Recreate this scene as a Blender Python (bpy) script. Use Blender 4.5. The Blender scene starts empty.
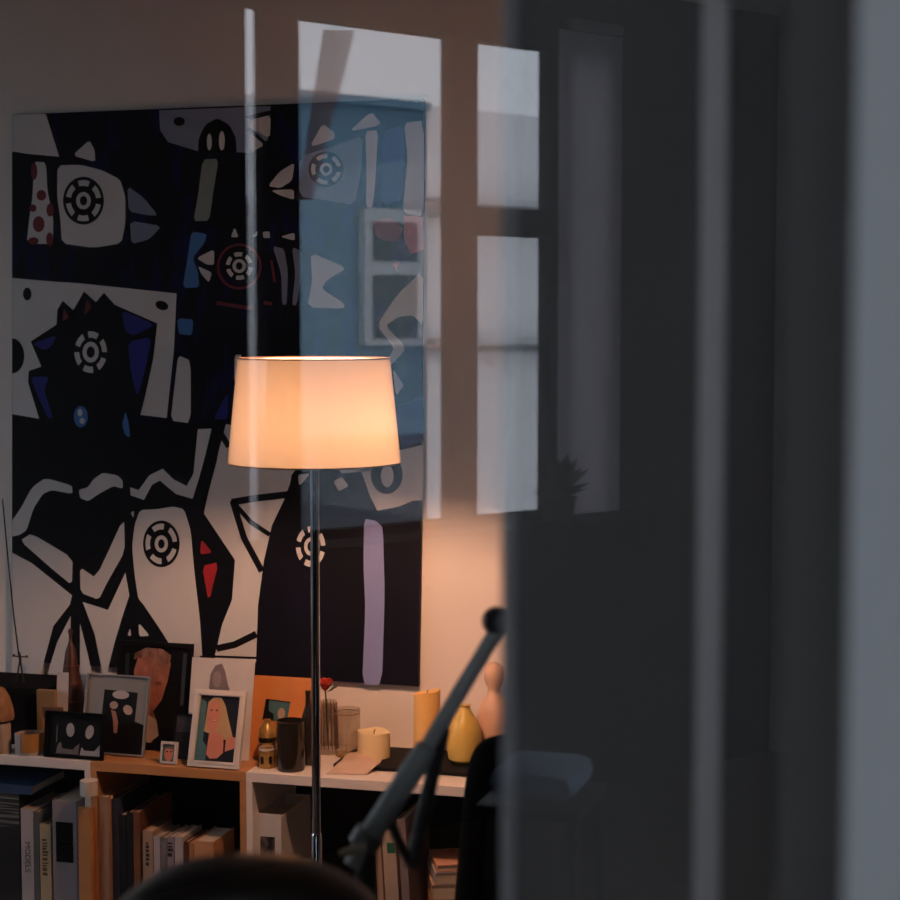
import bpy, bmesh, math, random
from mathutils import Vector, Matrix
random.seed(7)
scene = bpy.context.scene
COL = scene.collection
PI = math.pi
V = Vector

# ------------------------------------------------------------------ camera
F = 1800.0
YAW, PITCH = math.radians(15), math.atan(130 / F)
CAM = V((0, 0, 1.75))
FWD = V((-math.sin(YAW) * math.cos(PITCH), math.cos(YAW) * math.cos(PITCH), -math.sin(PITCH)))
RGT = V((math.cos(YAW), math.sin(YAW), 0))
UPV = RGT.cross(FWD)

def ray(px, py):
    return FWD + RGT * ((px - 450) / F) - UPV * ((py - 450) / F)
def on_y(px, py, y):
    d = ray(px, py); return CAM + d * (y / d.y)
def on_z(px, py, z):
    d = ray(px, py); return CAM + d * ((z - CAM.z) / d.z)
def at_depth(px, py, dep):
    return CAM + ray(px, py) * dep
def proj(P):
    q = P - CAM; w = q.dot(FWD)
    return 450 + F * q.dot(RGT) / w, 450 - F * q.dot(UPV) / w, w
def x_at(px, y, z):
    """x on the line (y, z) that shows in column px"""
    a, b = -6.0, 3.0
    for _ in range(50):
        m = (a + b) / 2
        if proj(V((m, y, z)))[0] < px: a = m
        else: b = m
    return (a + b) / 2

cd = bpy.data.cameras.new('camera'); cam = bpy.data.objects.new('camera', cd); COL.objects.link(cam)
cd.sensor_width = 36; cd.sensor_height = 36; cd.lens = 36 * F / 900
cd.clip_start = 0.05; cd.clip_end = 200
m = Matrix((RGT, UPV, -FWD)).transposed().to_4x4(); m.translation = CAM
cam.matrix_world = m
cd.dof.use_dof = True; cd.dof.focus_distance = 4.45; cd.dof.aperture_fstop = 6.0
scene.camera = cam
vs = scene.view_settings
vs.view_transform = 'Standard'; vs.look = 'None'; vs.gamma = 1; vs.exposure = 0; vs.use_curve_mapping = False

# ------------------------------------------------------------------ materials
def srgb(r, g, b):
    f = lambda c: (c / 255) / 12.92 if c / 255 <= 0.04045 else ((c / 255 + 0.055) / 1.055) ** 2.4
    return (f(r), f(g), f(b))

def mat(name, c, rough=0.6, c2=None, scale=(20, 20, 20), metal=0, coat=0, bump=0, spec=0.5, sharp=None, emit=None, detail=3):
    """principled surface with a procedural noise between two colours of the thing"""
    M = bpy.data.materials.new(name); M.use_nodes = True
    nt = M.node_tree; b = nt.nodes['Principled BSDF']
    b.inputs['Roughness'].default_value = rough; b.inputs['Metallic'].default_value = metal
    b.inputs['Coat Weight'].default_value = coat; b.inputs['Coat Roughness'].default_value = 0.05
    b.inputs['Specular IOR Level'].default_value = spec
    tc = nt.nodes.new('ShaderNodeTexCoord'); mp = nt.nodes.new('ShaderNodeMapping')
    mp.inputs['Scale'].default_value = scale
    nz = nt.nodes.new('ShaderNodeTexNoise'); nz.inputs['Scale'].default_value = 1.0; nz.inputs['Detail'].default_value = detail
    nt.links.new(tc.outputs['Object'], mp.inputs['Vector']); nt.links.new(mp.outputs['Vector'], nz.inputs['Vector'])
    rp = nt.nodes.new('ShaderNodeValToRGB')
    c2 = c2 if c2 is not None else tuple(x * 0.88 for x in c)
    lo, hi = sharp if sharp else (0.3, 0.7)
    rp.color_ramp.elements[0].position = lo; rp.color_ramp.elements[1].position = hi
    rp.color_ramp.elements[0].color = (*c2, 1); rp.color_ramp.elements[1].color = (*c, 1)
    nt.links.new(nz.outputs['Fac'], rp.inputs['Fac']); nt.links.new(rp.outputs['Color'], b.inputs['Base Color'])
    if bump:
        bp = nt.nodes.new('ShaderNodeBump'); bp.inputs['Strength'].default_value = bump; bp.inputs['Distance'].default_value = 0.005
        nt.links.new(nz.outputs['Fac'], bp.inputs['Height']); nt.links.new(bp.outputs['Normal'], b.inputs['Normal'])
    if emit:
        b.inputs['Emission Color'].default_value = (*emit[0], 1); b.inputs['Emission Strength'].default_value = emit[1]
    return M

def glass_mat(name, tint=(1, 1, 1), gain=2.2, rough=0.0):
    """thin clear pane: lets light straight through and mirrors by the Fresnel law (gain = number of surfaces)"""
    M = bpy.data.materials.new(name); M.use_nodes = True; nt = M.node_tree; nt.nodes.clear()
    out = nt.nodes.new('ShaderNodeOutputMaterial'); mix = nt.nodes.new('ShaderNodeMixShader')
    tr = nt.nodes.new('ShaderNodeBsdfTransparent'); tr.inputs['Color'].default_value = (*tint, 1)
    gl = nt.nodes.new('ShaderNodeBsdfGlossy'); gl.inputs['Roughness'].default_value = rough
    fr = nt.nodes.new('ShaderNodeFresnel'); fr.inputs['IOR'].default_value = 1.5
    geo = nt.nodes.new('ShaderNodeNewGeometry')
    # the pane is a thin sheet: use the outside-in Fresnel value from both sides
    lw = nt.nodes.new('ShaderNodeLayerWeight'); lw.inputs['Blend'].default_value = 0.5
    pw = nt.nodes.new('ShaderNodeMath'); pw.operation = 'POWER'; pw.inputs[1].default_value = 5.0
    ml = nt.nodes.new('ShaderNodeMath'); ml.operation = 'MULTIPLY_ADD'
    ml.inputs[1].default_value = 0.96 * gain; ml.inputs[2].default_value = 0.042 * gain; ml.use_clamp = True
    nt.nodes.remove(fr); nt.nodes.remove(geo)
    nt.links.new(lw.outputs['Facing'], pw.inputs[0]); nt.links.new(pw.outputs[0], ml.inputs[0])
    nt.links.new(ml.outputs[0], mix.inputs['Fac']); nt.links.new(tr.outputs[0], mix.inputs[1]); nt.links.new(gl.outputs[0], mix.inputs[2])
    nt.links.new(mix.outputs[0], out.inputs['Surface'])
    return M

def sheer_mat(name, c, trans, clear=0.0):
    M = bpy.data.materials.new(name); M.use_nodes = True; nt = M.node_tree; nt.nodes.clear()
    out = nt.nodes.new('ShaderNodeOutputMaterial'); mix = nt.nodes.new('ShaderNodeMixShader')
    d = nt.nodes.new('ShaderNodeBsdfDiffuse'); d.inputs['Color'].default_value = (*c, 1)
    t = nt.nodes.new('ShaderNodeBsdfTranslucent'); t.inputs['Color'].default_value = (*c, 1)
    mix.inputs['Fac'].default_value = trans
    nt.links.new(d.outputs[0], mix.inputs[1]); nt.links.new(t.outputs[0], mix.inputs[2])
    last = mix
    if clear:
        m2 = nt.nodes.new('ShaderNodeMixShader'); m2.inputs['Fac'].default_value = clear
        tp = nt.nodes.new('ShaderNodeBsdfTransparent')
        nt.links.new(mix.outputs[0], m2.inputs[1]); nt.links.new(tp.outputs[0], m2.inputs[2]); last = m2
    nt.links.new(last.outputs[0], out.inputs['Surface'])
    return M

M = {}
M['wall'] = mat('wall_paint', (0.84, 0.775, 0.735), 0.85, (0.80, 0.74, 0.70), (6, 6, 6), bump=0.02)
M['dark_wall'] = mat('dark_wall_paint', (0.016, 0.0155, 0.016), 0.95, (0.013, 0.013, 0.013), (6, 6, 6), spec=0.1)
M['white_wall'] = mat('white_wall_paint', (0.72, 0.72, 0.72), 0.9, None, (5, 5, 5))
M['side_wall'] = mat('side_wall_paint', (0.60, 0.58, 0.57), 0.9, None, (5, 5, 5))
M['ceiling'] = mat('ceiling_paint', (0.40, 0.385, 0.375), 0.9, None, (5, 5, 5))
M['floor'] = mat('floor_boards', (0.10, 0.06, 0.035), 0.45, (0.055, 0.033, 0.02), (14, 1.2, 1))
M['frame_white'] = mat('window_frame_paint', (0.35, 0.35, 0.36), 0.5)
M['post'] = mat('dark_lacquer', (0.08, 0.076, 0.074), 0.6, (0.073, 0.07, 0.068), (3, 3, 1), spec=0.25)
M['alu'] = mat('brushed_aluminium', (0.31, 0.298, 0.30), 0.5, (0.275, 0.262, 0.265), (60, 60, 1), metal=0.2)
M['jamb'] = mat('pale_jamb_paint', (0.30, 0.315, 0.325), 0.6, (0.275, 0.29, 0.30), (8, 8, 2))
M['glass'] = glass_mat('door_glass', gain=1.85)
M['pane'] = glass_mat('window_glass', gain=1.0)
M['clear'] = glass_mat('clear_glass', (0.93, 0.90, 0.86), gain=2.0)
M['facade'] = mat('facade_blue_render', (0.15, 0.27, 0.36), 0.9, (0.12, 0.23, 0.31), (0.9, 0.9, 0.5))
M['plinth'] = mat('facade_dark_plinth', (0.07, 0.09, 0.11), 0.9, (0.05, 0.065, 0.08), (0.9, 0.9, 0.5))
M['pale'] = mat('facade_pale_render', (0.80, 0.79, 0.80), 0.9, (0.74, 0.73, 0.75), (0.9, 0.9, 0.5))
M['stone'] = mat('facade_stone', (0.50, 0.52, 0.54), 0.9)
M['dark_glass'] = mat('facade_window_glass', (0.05, 0.09, 0.11), 0.1)
M['ground'] = mat('street_asphalt', (0.08, 0.08, 0.085), 0.9)
M['white_shelf'] = mat('white_shelf_laminate', (0.78, 0.71, 0.67), 0.45, (0.74, 0.67, 0.63), (4, 4, 4))
M['wood'] = mat('orange_beech', (0.52, 0.25, 0.10), 0.45, (0.44, 0.20, 0.075), (3, 3, 26))
M['wood_top'] = mat('orange_beech_board', (0.52, 0.25, 0.10), 0.45, (0.44, 0.20, 0.075), (2, 30, 30))
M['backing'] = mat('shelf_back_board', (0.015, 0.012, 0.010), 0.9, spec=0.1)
M['chrome'] = mat('polished_chrome', (0.60, 0.60, 0.62), 0.05, metal=1.0)
M['black_metal'] = mat('black_metal', (0.018, 0.018, 0.02), 0.4)
M['leather'] = mat('black_leather', (0.007, 0.006, 0.006), 0.30, (0.004, 0.004, 0.004), (60, 60, 60), bump=0.05, spec=0.6)
M['black_cloth'] = mat('black_chair_fabric', (0.004, 0.004, 0.004), 0.9, None, (200, 200, 200), spec=0.08)
M['tube'] = mat('dark_grey_tube', (0.30, 0.325, 0.32), 0.5, (0.26, 0.28, 0.28), (40, 40, 40))
M['tube_light'] = mat('grey_clamp', (0.13, 0.14, 0.14), 0.4)
M['beige'] = mat('beige_plastic', (0.45, 0.38, 0.26), 0.5)
M['page'] = mat('paper_pages', (0.55, 0.47, 0.38), 0.8, (0.45, 0.38, 0.30), (400, 4, 4))
M['ink'] = mat('printed_ink', (0.02, 0.018, 0.016), 0.7)
M['black'] = mat('black_paint', (0.005, 0.005, 0.006), 0.5, spec=0.15)
# painting colours
M['p_base'] = mat('paint_navy_black', (0.004, 0.004, 0.06), 0.6, (0.0025, 0.0025, 0.007), (20, 20, 8), sharp=(0.53, 0.68), spec=0.15)
M['p_black'] = mat('paint_black', (0.003, 0.003, 0.006), 0.6, spec=0.15)
M['p_navy'] = mat('paint_dark_navy', (0.004, 0.004, 0.014), 0.6, (0.003, 0.003, 0.007), (6, 6, 3), spec=0.15)
M['p_white'] = mat('paint_grey_white', (0.66, 0.66, 0.67), 0.7, (0.61, 0.61, 0.62), (8, 8, 8))
M['p_bluegrey'] = mat('paint_blue_grey', (0.20, 0.25, 0.36), 0.7, (0.17, 0.21, 0.31), (8, 8, 8))
M['p_skyblue'] = mat('paint_sky_blue', (0.05, 0.19, 0.50), 0.7, (0.04, 0.15, 0.42), (8, 8, 8))
M['p_blue'] = mat('paint_royal_blue', (0.006, 0.009, 0.26), 0.7, (0.005, 0.006, 0.15), (12, 12, 5))
M['p_red'] = mat('paint_red', (0.36, 0.008, 0.018), 0.7)
M['p_darkred'] = mat('paint_dark_red', (0.17, 0.01, 0.02), 0.7)
M['p_green'] = mat('paint_pale_green', (0.24, 0.30, 0.28), 0.7)
M['p_lilac'] = mat('paint_lilac', (0.23, 0.27, 0.55), 0.7, (0.20, 0.24, 0.49), (6, 6, 3))
M['p_pink'] = mat('paint_pink', (0.50, 0.16, 0.20), 0.7, (0.40, 0.10, 0.15), (8, 8, 8))
M['edge'] = mat('canvas_cloth_edge', (0.05, 0.045, 0.045), 0.85)
# small things
M['fwhite'] = mat('white_frame_paint', (0.62, 0.58, 0.55), 0.4)
M['fblack'] = mat('black_frame_paint', (0.005, 0.005, 0.006), 0.8, spec=0.06)
M['fsilver'] = mat('silver_frame_metal', (0.30, 0.31, 0.32), 0.35, metal=0.3)
M['skin'] = mat('photo_skin', (0.55, 0.20, 0.13), 0.4)
M['skin_pale'] = mat('photo_pale_skin', (0.42, 0.30, 0.25), 0.4)
M['blonde'] = mat('photo_blonde_hair', (0.42, 0.28, 0.14), 0.4)
M['teal'] = mat('photo_teal', (0.05, 0.13, 0.15), 0.4)
M['navy'] = mat('photo_navy', (0.008, 0.010, 0.018), 0.5, spec=0.15)
M['grey_ph'] = mat('photo_grey', (0.16, 0.13, 0.14), 0.5)
M['light_ph'] = mat('photo_light_grey', (0.42, 0.40, 0.41), 0.5)
M['card'] = mat('white_card', (0.55, 0.52, 0.52), 0.7)
M['cork'] = mat('amber_board', (0.55, 0.20, 0.045), 0.6, (0.45, 0.15, 0.03), (10, 10, 10))
M['maroon'] = mat('maroon_wood', (0.06, 0.011, 0.006), 0.5, (0.02, 0.004, 0.003), (14, 14, 14))
M['wax'] = mat('cream_wax', (0.88, 0.72, 0.44), 0.5, (0.80, 0.64, 0.36), (10, 10, 10))
M['wax_gold'] = mat('golden_wax', (0.90, 0.57, 0.22), 0.5, (0.82, 0.48, 0.15), (10, 10, 6))
M['yellow'] = mat('yellow_glaze', (0.74, 0.54, 0.14), 0.3, (0.62, 0.42, 0.10), (8, 8, 8))
M['blush'] = mat('blush_ceramic', (0.70, 0.46, 0.34), 0.5)
M['smoke'] = mat('smoked_glass', (0.02, 0.014, 0.01), 0.12, (0.015, 0.01, 0.008), spec=0.6)
M['gold'] = mat('gold_glass', (0.50, 0.33, 0.10), 0.3, (0.25, 0.13, 0.03), (60, 60, 60), metal=0.4)
M['amber'] = mat('amber_ceramic', (0.42, 0.21, 0.06), 0.5, (0.36, 0.17, 0.05), (30, 30, 10))
M['cup'] = mat('pale_ceramic', (0.48, 0.44, 0.42), 0.5)
M['tan'] = mat('tan_straw', (0.36, 0.20, 0.10), 0.7, (0.24, 0.12, 0.06), (90, 90, 12))
M['straw_light'] = mat('pale_straw', (0.40, 0.33, 0.28), 0.7, (0.22, 0.16, 0.12), (70, 70, 6))
M['tan_wood'] = mat('tan_wood', (0.30, 0.17, 0.07), 0.6)
M['rose'] = mat('rose_petal', (0.42, 0.03, 0.012), 0.6, (0.28, 0.015, 0.008), (60, 60, 60))
M['leaf'] = mat('dark_leaf', (0.035, 0.05, 0.02), 0.6)
M['slate'] = mat('slate_board', (0.010, 0.009, 0.009), 0.8, (0.007, 0.007, 0.007), (14, 14, 14), spec=0.2)
M['napkin'] = mat('pink_napkin', (0.62, 0.45, 0.36), 0.8)
M['blue_cloth'] = mat('grey_blue_upholstery', (0.34, 0.44, 0.60), 0.85, (0.29, 0.39, 0.54), (30, 30, 30))
M['pot'] = mat('dark_pot', (0.05, 0.045, 0.04), 0.6)
BK = lambda n, c, c2=None: mat('cover_' + n, c, 0.5, c2, (12, 12, 12))

# lampshade: glossy paper that glows through
def shade_material():
    S = bpy.data.materials.new('glossy_cream_shade'); S.use_nodes = True; nt = S.node_tree; nt.nodes.clear()
    out = nt.nodes.new('ShaderNodeOutputMaterial')
    d = nt.nodes.new('ShaderNodeBsdfDiffuse'); d.inputs['Color'].default_value = (0.74, 0.68, 0.62, 1)
    t = nt.nodes.new('ShaderNodeBsdfTranslucent'); t.inputs['Color'].default_value = (*SHADE_T, 1)
    a = nt.nodes.new('ShaderNodeAddShader')
    g = nt.nodes.new('ShaderNodeBsdfGlossy'); g.inputs['Roughness'].default_value = 0.06
    lw = nt.nodes.new('ShaderNodeFresnel'); lw.inputs['IOR'].default_value = 1.5
    mx = nt.nodes.new('ShaderNodeMixShader')
    nt.links.new(d.outputs[0], a.inputs[0]); nt.links.new(t.outputs[0], a.inputs[1])
    nt.links.new(lw.outputs[0], mx.inputs['Fac']); nt.links.new(a.outputs[0], mx.inputs[1]); nt.links.new(g.outputs[0], mx.inputs[2])
    nt.links.new(mx.outputs[0], out.inputs['Surface'])
    return S
SHADE_T = (0.046, 0.0375, 0.025)
BULB = 960.0
LAMP_COL = (1.0, 0.515, 0.305)
SKY = (2.55, 2.8, 3.15)

# ------------------------------------------------------------------ mesh helpers
class MB:
    def __init__(s): s.b = bmesh.new(); s.mats = []
    def mi(s, m):
        if m is None: return 0
        if m not in s.mats: s.mats.append(m)
        return s.mats.index(m)
    def box(s, lo, hi, m=None, rot=None, bev=0.0):
        lo, hi = V(lo), V(hi); c = (lo + hi) / 2; d = hi - lo
        r = bmesh.ops.create_cube(s.b, size=1.0)
        vs_ = r['verts']; i = s.mi(m)
        for v in vs_:
            p = V((v.co.x * d.x, v.co.y * d.y, v.co.z * d.z))
            if rot is not None: p = rot @ p
            v.co = p + c
        fs = set(f for v in vs_ for f in v.link_faces)
        for f in fs: f.material_index = i
        if bev:
            es = set(e for f in fs for e in f.edges)
            r = bmesh.ops.bevel(s.b, geom=list(es), offset=bev, segments=2, affect='EDGES', profile=0.5)
            for f in r['faces']: f.material_index = i
        return s
    def tube(s, pts, rad, m=None, seg=16, caps=True):
        pts = [V(p) for p in pts]; n = len(pts)
        rad = rad if isinstance(rad, (list, tuple)) else [rad] * n
        i = s.mi(m); rings = []
        ref = None
        for k, p in enumerate(pts):
            t = (pts[min(k + 1, n - 1)] - pts[max(k - 1, 0)]).normalized()
            if ref is None:
                ref = t.cross(V((0, 0, 1)))
                if ref.length < 1e-3: ref = t.cross(V((1, 0, 0)))
                ref.normalize()
            else:
                ref = (ref - t * ref.dot(t)).normalized()
            b2 = t.cross(ref)
            rings.append([s.b.verts.new(p + (ref * math.cos(2 * PI * j / seg) + b2 * math.sin(2 * PI * j / seg)) * rad[k]) for j in range(seg)])
        for k in range(n - 1):
            for j in range(seg):
                f = s.b.faces.new((rings[k][j], rings[k][(j + 1) % seg], rings[k + 1][(j + 1) % seg], rings[k + 1][j])); f.material_index = i; f.smooth = True
        if caps:
            for r in (rings[0][::-1], rings[-1]):
                f = s.b.faces.new(r); f.material_index = i
        return s
    def lathe(s, prof, c=(0, 0, 0), m=None, seg=40, close=False):
        """prof: list of (radius, z)"""
        c = V(c); i = s.mi(m); rings = []
        for r, z in prof:
            if r < 1e-6: rings.append([s.b.verts.new(c + V((0, 0, z)))])
            else: rings.append([s.b.verts.new(c + V((r * math.cos(2 * PI * j / seg), r * math.sin(2 * PI * j / seg), z))) for j in range(seg)])
        if close: rings.append(rings[0])
        for a, b in zip(rings, rings[1:]):
            for j in range(seg):
                k = (j + 1) % seg
                if len(a) == 1 and len(b) == 1: continue
                if len(a) == 1: vs_ = (a[0], b[k], b[j])
                elif len(b) == 1: vs_ = (a[j], a[k], b[0])
                else: vs_ = (a[j], a[k], b[k], b[j])
                f = s.b.faces.new(vs_); f.material_index = i; f.smooth = True
        return s
    def poly(s, pts, m=None):
        try:
            f = s.b.faces.new([s.b.verts.new(p) for p in pts]); f.material_index = s.mi(m)
        except ValueError: pass
        return s
    def ball(s, c, r, m=None, sub=3, sc=(1, 1, 1), rot=None):
        i = s.mi(m); g = bmesh.ops.create_icosphere(s.b, subdivisions=sub, radius=1)
        for v in g['verts']:
            p = V((v.co.x * r * sc[0], v.co.y * r * sc[1], v.co.z * r * sc[2]))
            if rot is not None: p = rot @ p
            v.co = p + V(c)
        for f in set(f for v in g['verts'] for f in v.link_faces): f.material_index = i; f.smooth = True
        return s
    def build(s, name, m=None, parent=None, smooth=False, normals=True):
        me = bpy.data.meshes.new(name)
        if normals: bmesh.ops.recalc_face_normals(s.b, faces=s.b.faces)
        if smooth:
            for f in s.b.faces: f.smooth = True
        for e in s.b.edges:
            if len(e.link_faces) == 2 and e.calc_face_angle(0) > 0.75: e.smooth = False
        s.b.to_mesh(me); s.b.free()
        for mm in (s.mats or ([m] if m else [])): me.materials.append(mm)
        o = bpy.data.objects.new(name, me); COL.objects.link(o)
        if parent is not None: o.parent = parent
        return o

def thing(name, label, cat, loc=(0, 0, 0), rot=(0, 0, 0), group=None):
    o = bpy.data.objects.new(name, None); COL.objects.link(o); o.empty_display_size = 0.05
    o.location = loc; o.rotation_euler = rot
    o['label'] = label; o['category'] = cat
    if group: o['group'] = group
    return o
def tag(o, label, cat, group=None):
    o['label'] = label; o['category'] = cat
    if group: o['group'] = group
    return o
def struct(o, label=None):
    o['kind'] = 'structure'
    if label: o['label'] = label
    return o

# ------------------------------------------------------------------ geometry of the place
YS, YW = 4.42, 4.78            # shelf front plane, wall plane
XL, XR, YB, ZC = -4.25, 3.0, -4.2, 2.95
ZT = on_y(250, 772.3, YS).z    # top of the bookcases
G0 = CAM + V((-math.sin(YAW), math.cos(YAW), 0)) * 0.90
TA = math.radians(107.5)
GT = V((math.sin(TA), math.cos(TA), 0)); GN = V((-GT.y, GT.x, 0))   # glass tangent, normal (away from camera)

def refl_x(px, py, X):
    """where the mirror image seen at a pixel of the door glass stands on the plane x = X"""
    d = ray(px, py); t = (G0 - CAM).dot(GN) / d.dot(GN); P = CAM + d * t
    r = d - GN * (2 * d.dot(GN)); return P + r * ((X - P.x) / r.x)
def refl_d(px, py, dist):
    d = ray(px, py); t = (G0 - CAM).dot(GN) / d.dot(GN); P = CAM + d * t
    r = (d - GN * (2 * d.dot(GN))).normalized(); return P + r * (dist - (P - CAM).length)

# walls ------------------------------------------------------------
struct(MB().box((XL - .2, YB - .2, -.1), (XR + .2, YW + .2, 0)).build('floor', M['floor']))
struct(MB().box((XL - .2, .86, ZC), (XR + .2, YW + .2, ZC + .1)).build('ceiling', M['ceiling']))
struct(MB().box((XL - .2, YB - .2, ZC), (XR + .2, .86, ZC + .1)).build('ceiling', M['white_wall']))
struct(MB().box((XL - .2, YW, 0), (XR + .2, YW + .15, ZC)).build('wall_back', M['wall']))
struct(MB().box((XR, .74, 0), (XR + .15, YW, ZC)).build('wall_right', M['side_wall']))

FW = (-2.2, 1.6, .7, 2.6)  # window opening added behind the camera to brighten the near room
struct(MB().box((XL - .2, YB - .12, 0), (FW[0], YB, ZC)).box((FW[1], YB - .12, 0), (XR + .2, YB, ZC)).box((FW[0], YB - .12, 0), (FW[1], YB, FW[2])).box((FW[0], YB - .12, FW[3]), (FW[1], YB, ZC)).build('wall_front', M['white_wall']))
fw = bpy.data.objects.new('window_9', None); COL.objects.link(fw); fw['kind'] = 'structure'; fw.location = ((FW[0] + FW[1]) / 2, YB - .06, FW[2])
_w, _h = (FW[1] - FW[0]) / 2, FW[3] - FW[2]
MB().box((-_w, -.03, 0), (_w, .03, .05)).box((-_w, -.03, _h - .05), (_w, .03, _h)).box((-_w, -.03, .05), (-_w + .05, .03, _h - .05)).box((_w - .05, -.03, .05), (_w, .03, _h - .05)).box((-.03, -.03, .05), (.03, .03, _h - .05)).build('window_frame', M['frame_white'], fw)
MB().box((-_w + .05, -.004, .05), (_w - .05, .004, _h - .05)).build('window_pane', glass_mat('window_pane_glass', gain=1.0), fw)
l = bpy.data.lights.new('daylight_portal', 'AREA'); l.shape = 'RECTANGLE'; l.size = 2 * _w; l.size_y = _h; l.cycles.is_portal = True
o = bpy.data.objects.new('daylight_portal', l); COL.objects.link(o); o.location = (fw.location.x, YB - .13, FW[2] + _h / 2); o.rotation_euler = (PI / 2, 0, 0); o.rotation_euler = (PI / 2, 0, PI); o['kind'] = 'helper'
# partition between the two rooms, with the doorway
JX = at_depth(850, 450, .70)
DL = G0 + GT * (-.62); DR = G0 + GT * .245
struct(MB().box((XL, .80, 0), (DL.x - .05, .92, ZC), M['dark_wall']).box((DL.x - .05, .80, 2.42), (XR, .92, ZC), M['dark_wall']).build('wall_partition_left'))
struct(MB().box((.06, .74, 0), (XR, .92, 2.42)).build('wall_partition_right', M['dark_wall']))

def wall_holes(name, x0, x1, y0, y1, holes, m):
    """wall along y with rectangular openings (ya, yb, za, zb) that do not overlap in y"""
    b = MB(); y = y0
    for ya, yb, za, zb in sorted(holes):
        if ya > y: b.box((x0, y, 0), (x1, ya, ZC))
        b.box((x0, ya, 0), (x1, yb, za)).box((x0, ya, zb), (x1, yb, ZC)); y = yb
    b.box((x0, y, 0), (x1, y1, ZC))
    return struct(b.build(name, m))

ztop = refl_x(330, 14, XL).z; zsill = refl_x(400, 531, XL).z
def span(pa, pb): return sorted((refl_x(pa, 320, XL).y, refl_x(pb, 320, XL).y))
wins = []
for (pa, pb) in ((245, 267), (294, 456), (472, 553), (562, 604)):
    ya, yb = span(pa, pb); wins.append((ya, yb, zsill, ztop))
wall_holes('wall_left', XL - .06, XL, YB, .80, wins, M['dark_wall'])
LW = [(1.7, 3.4, .5, 2.75), (4.02, 4.26, .5, 2.75)]
wall_holes('wall_lounge_left', XL - .14, XL, .92, YW, LW, M['wall'])
RW_ADDED = [(-3.6, -2.1, .8, 2.5), (-1.7, -.2, .8, 2.5)]  # unseen window openings added for more daylight on the dark post and jamb
wall_holes('wall_right', XR, XR + .15, YB, .74, RW_ADDED, M['white_wall'])
def portal(ya, yb, za, zb, right=False):
    l = bpy.data.lights.new('daylight_portal', 'AREA'); l.shape = 'RECTANGLE'; l.size = zb - za; l.size_y = yb - ya
    l.cycles.is_portal = True
    o = bpy.data.objects.new('daylight_portal', l); COL.objects.link(o)
    o.location = (XR + .17 if right else XL - .16, (ya + yb) / 2, (za + zb) / 2); o.rotation_euler = (0, PI / 2 if right else -PI / 2, 0)
    o['kind'] = 'helper'
tz = refl_x(510, 236, XL).z, refl_x(510, 209, XL).z
for n, (ya, yb, za, zb) in enumerate(wins + LW + RW_ADDED):  # the right wall pair at the end are added daylight windows
    w = bpy.data.objects.new('window_%d' % (n + 1), None); COL.objects.link(w); w['kind'] = 'structure'
    w.location = (XR + .07 if n > 5 else XL - .03, (ya + yb) / 2, za)
    t = .006 if n == 0 else .022
    b = MB(); hw = (yb - ya) / 2; h = zb - za
    for lo, hi in (((-.03, -hw, 0), (.03, hw, t)), ((-.03, -hw, h - t), (.03, hw, h)), ((-.03, -hw, t), (.03, -hw + t, h - t)), ((-.03, hw - t, t), (.03, hw, h - t))):
        b.box(lo, hi)
    b.build('window_frame', M['frame_white'] if n >= 4 else M['dark_wall'], w)
    if n == 2:
        MB().box((-.03, -hw, tz[0] - za), (.04, hw, tz[1] - za)).build('transom', M['dark_wall'], w)
    MB().box((-.004, -hw + t, t), (.004, hw - t, h - t)).build('window_pane', M['pane'], w)
    portal(ya, yb, za, zb, n > 5)
struct(MB().box((XL, wins[3][0] - .1, zsill - .035), (XL + .2, wins[1][1] + .05, zsill - .005)).build('trim_1', M['dark_wall']))
# grey blind let down in the window furthest right in the mirror image
ya, yb, za, zb = wins[3]
bl = thing('roller_blind', 'grey roller blind drawn over the dim narrow window mirrored in the dark post', 'blind', (XL + .03, (ya + yb) / 2, zsill))
MB().box((-.002, -(yb - ya) / 2 - .05, .004), (.002, (yb - ya) / 2 + .05, ztop - zsill + .05)).build('blind_cloth', sheer_mat('grey_blind_cloth', (0.85, 0.80, 0.85), 0.55), bl)
MB().tube([(0.02, -(yb - ya) / 2 - .02, ztop - zsill + .07), (0.02, (yb - ya) / 2 + .02, ztop - zsill + .07)], .02).build('roller', M['alu'], bl)

# street outside --------------------------------------------------
XF = -13.5
fa = refl_x(300, 160, XF); fb = refl_x(640, 160, XF)
rz = refl_x(370, 100, XF).z
fac = bpy.data.objects.new('street_house', None); COL.objects.link(fac); fac.location = (XF, 0, -8)
tag(fac, 'blue rendered house across the street mirrored in the tall window reflection', 'building')
ysp = refl_x(425, 200, XF).y
yend = refl_x(274, 200, XF).y; zlow = refl_x(250, 192, XF).z; zdk = refl_x(370, 436, XF).z
MB().box((-6, ysp, zdk + 8), (0, yend, rz + 8)).build('facade_wall', M['facade'], fac)
MB().box((-6, ysp, 0), (0, yend, zdk + 8)).build('ground_floor_wall', M['plinth'], fac)
MB().box((-6, yend + .04, 0), (-.4, 6, zlow + 8)).build('annex_wall', M['plinth'], fac)
fac2 = bpy.data.objects.new('street_house', None); COL.objects.link(fac2); fac2.location = (XF, 0, -8)
tag(fac2, 'pale house across the street mirrored beside the dark door leaf', 'building')
MB().box((-6, -26, 0), (0, ysp - .02, rz + 8)).build('facade_wall', M['pale'], fac2)
def fbox(pl, pr, pt, pb, d0, d1, name, mm):
    A = refl_x(pl, pt, XF); B = refl_x(pr, pb, XF)
    return MB().box((d0, min(A.y, B.y), min(A.z, B.z) + 8), (d1, max(A.y, B.y), max(A.z, B.z) + 8)).build(name, mm, fac)
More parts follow.
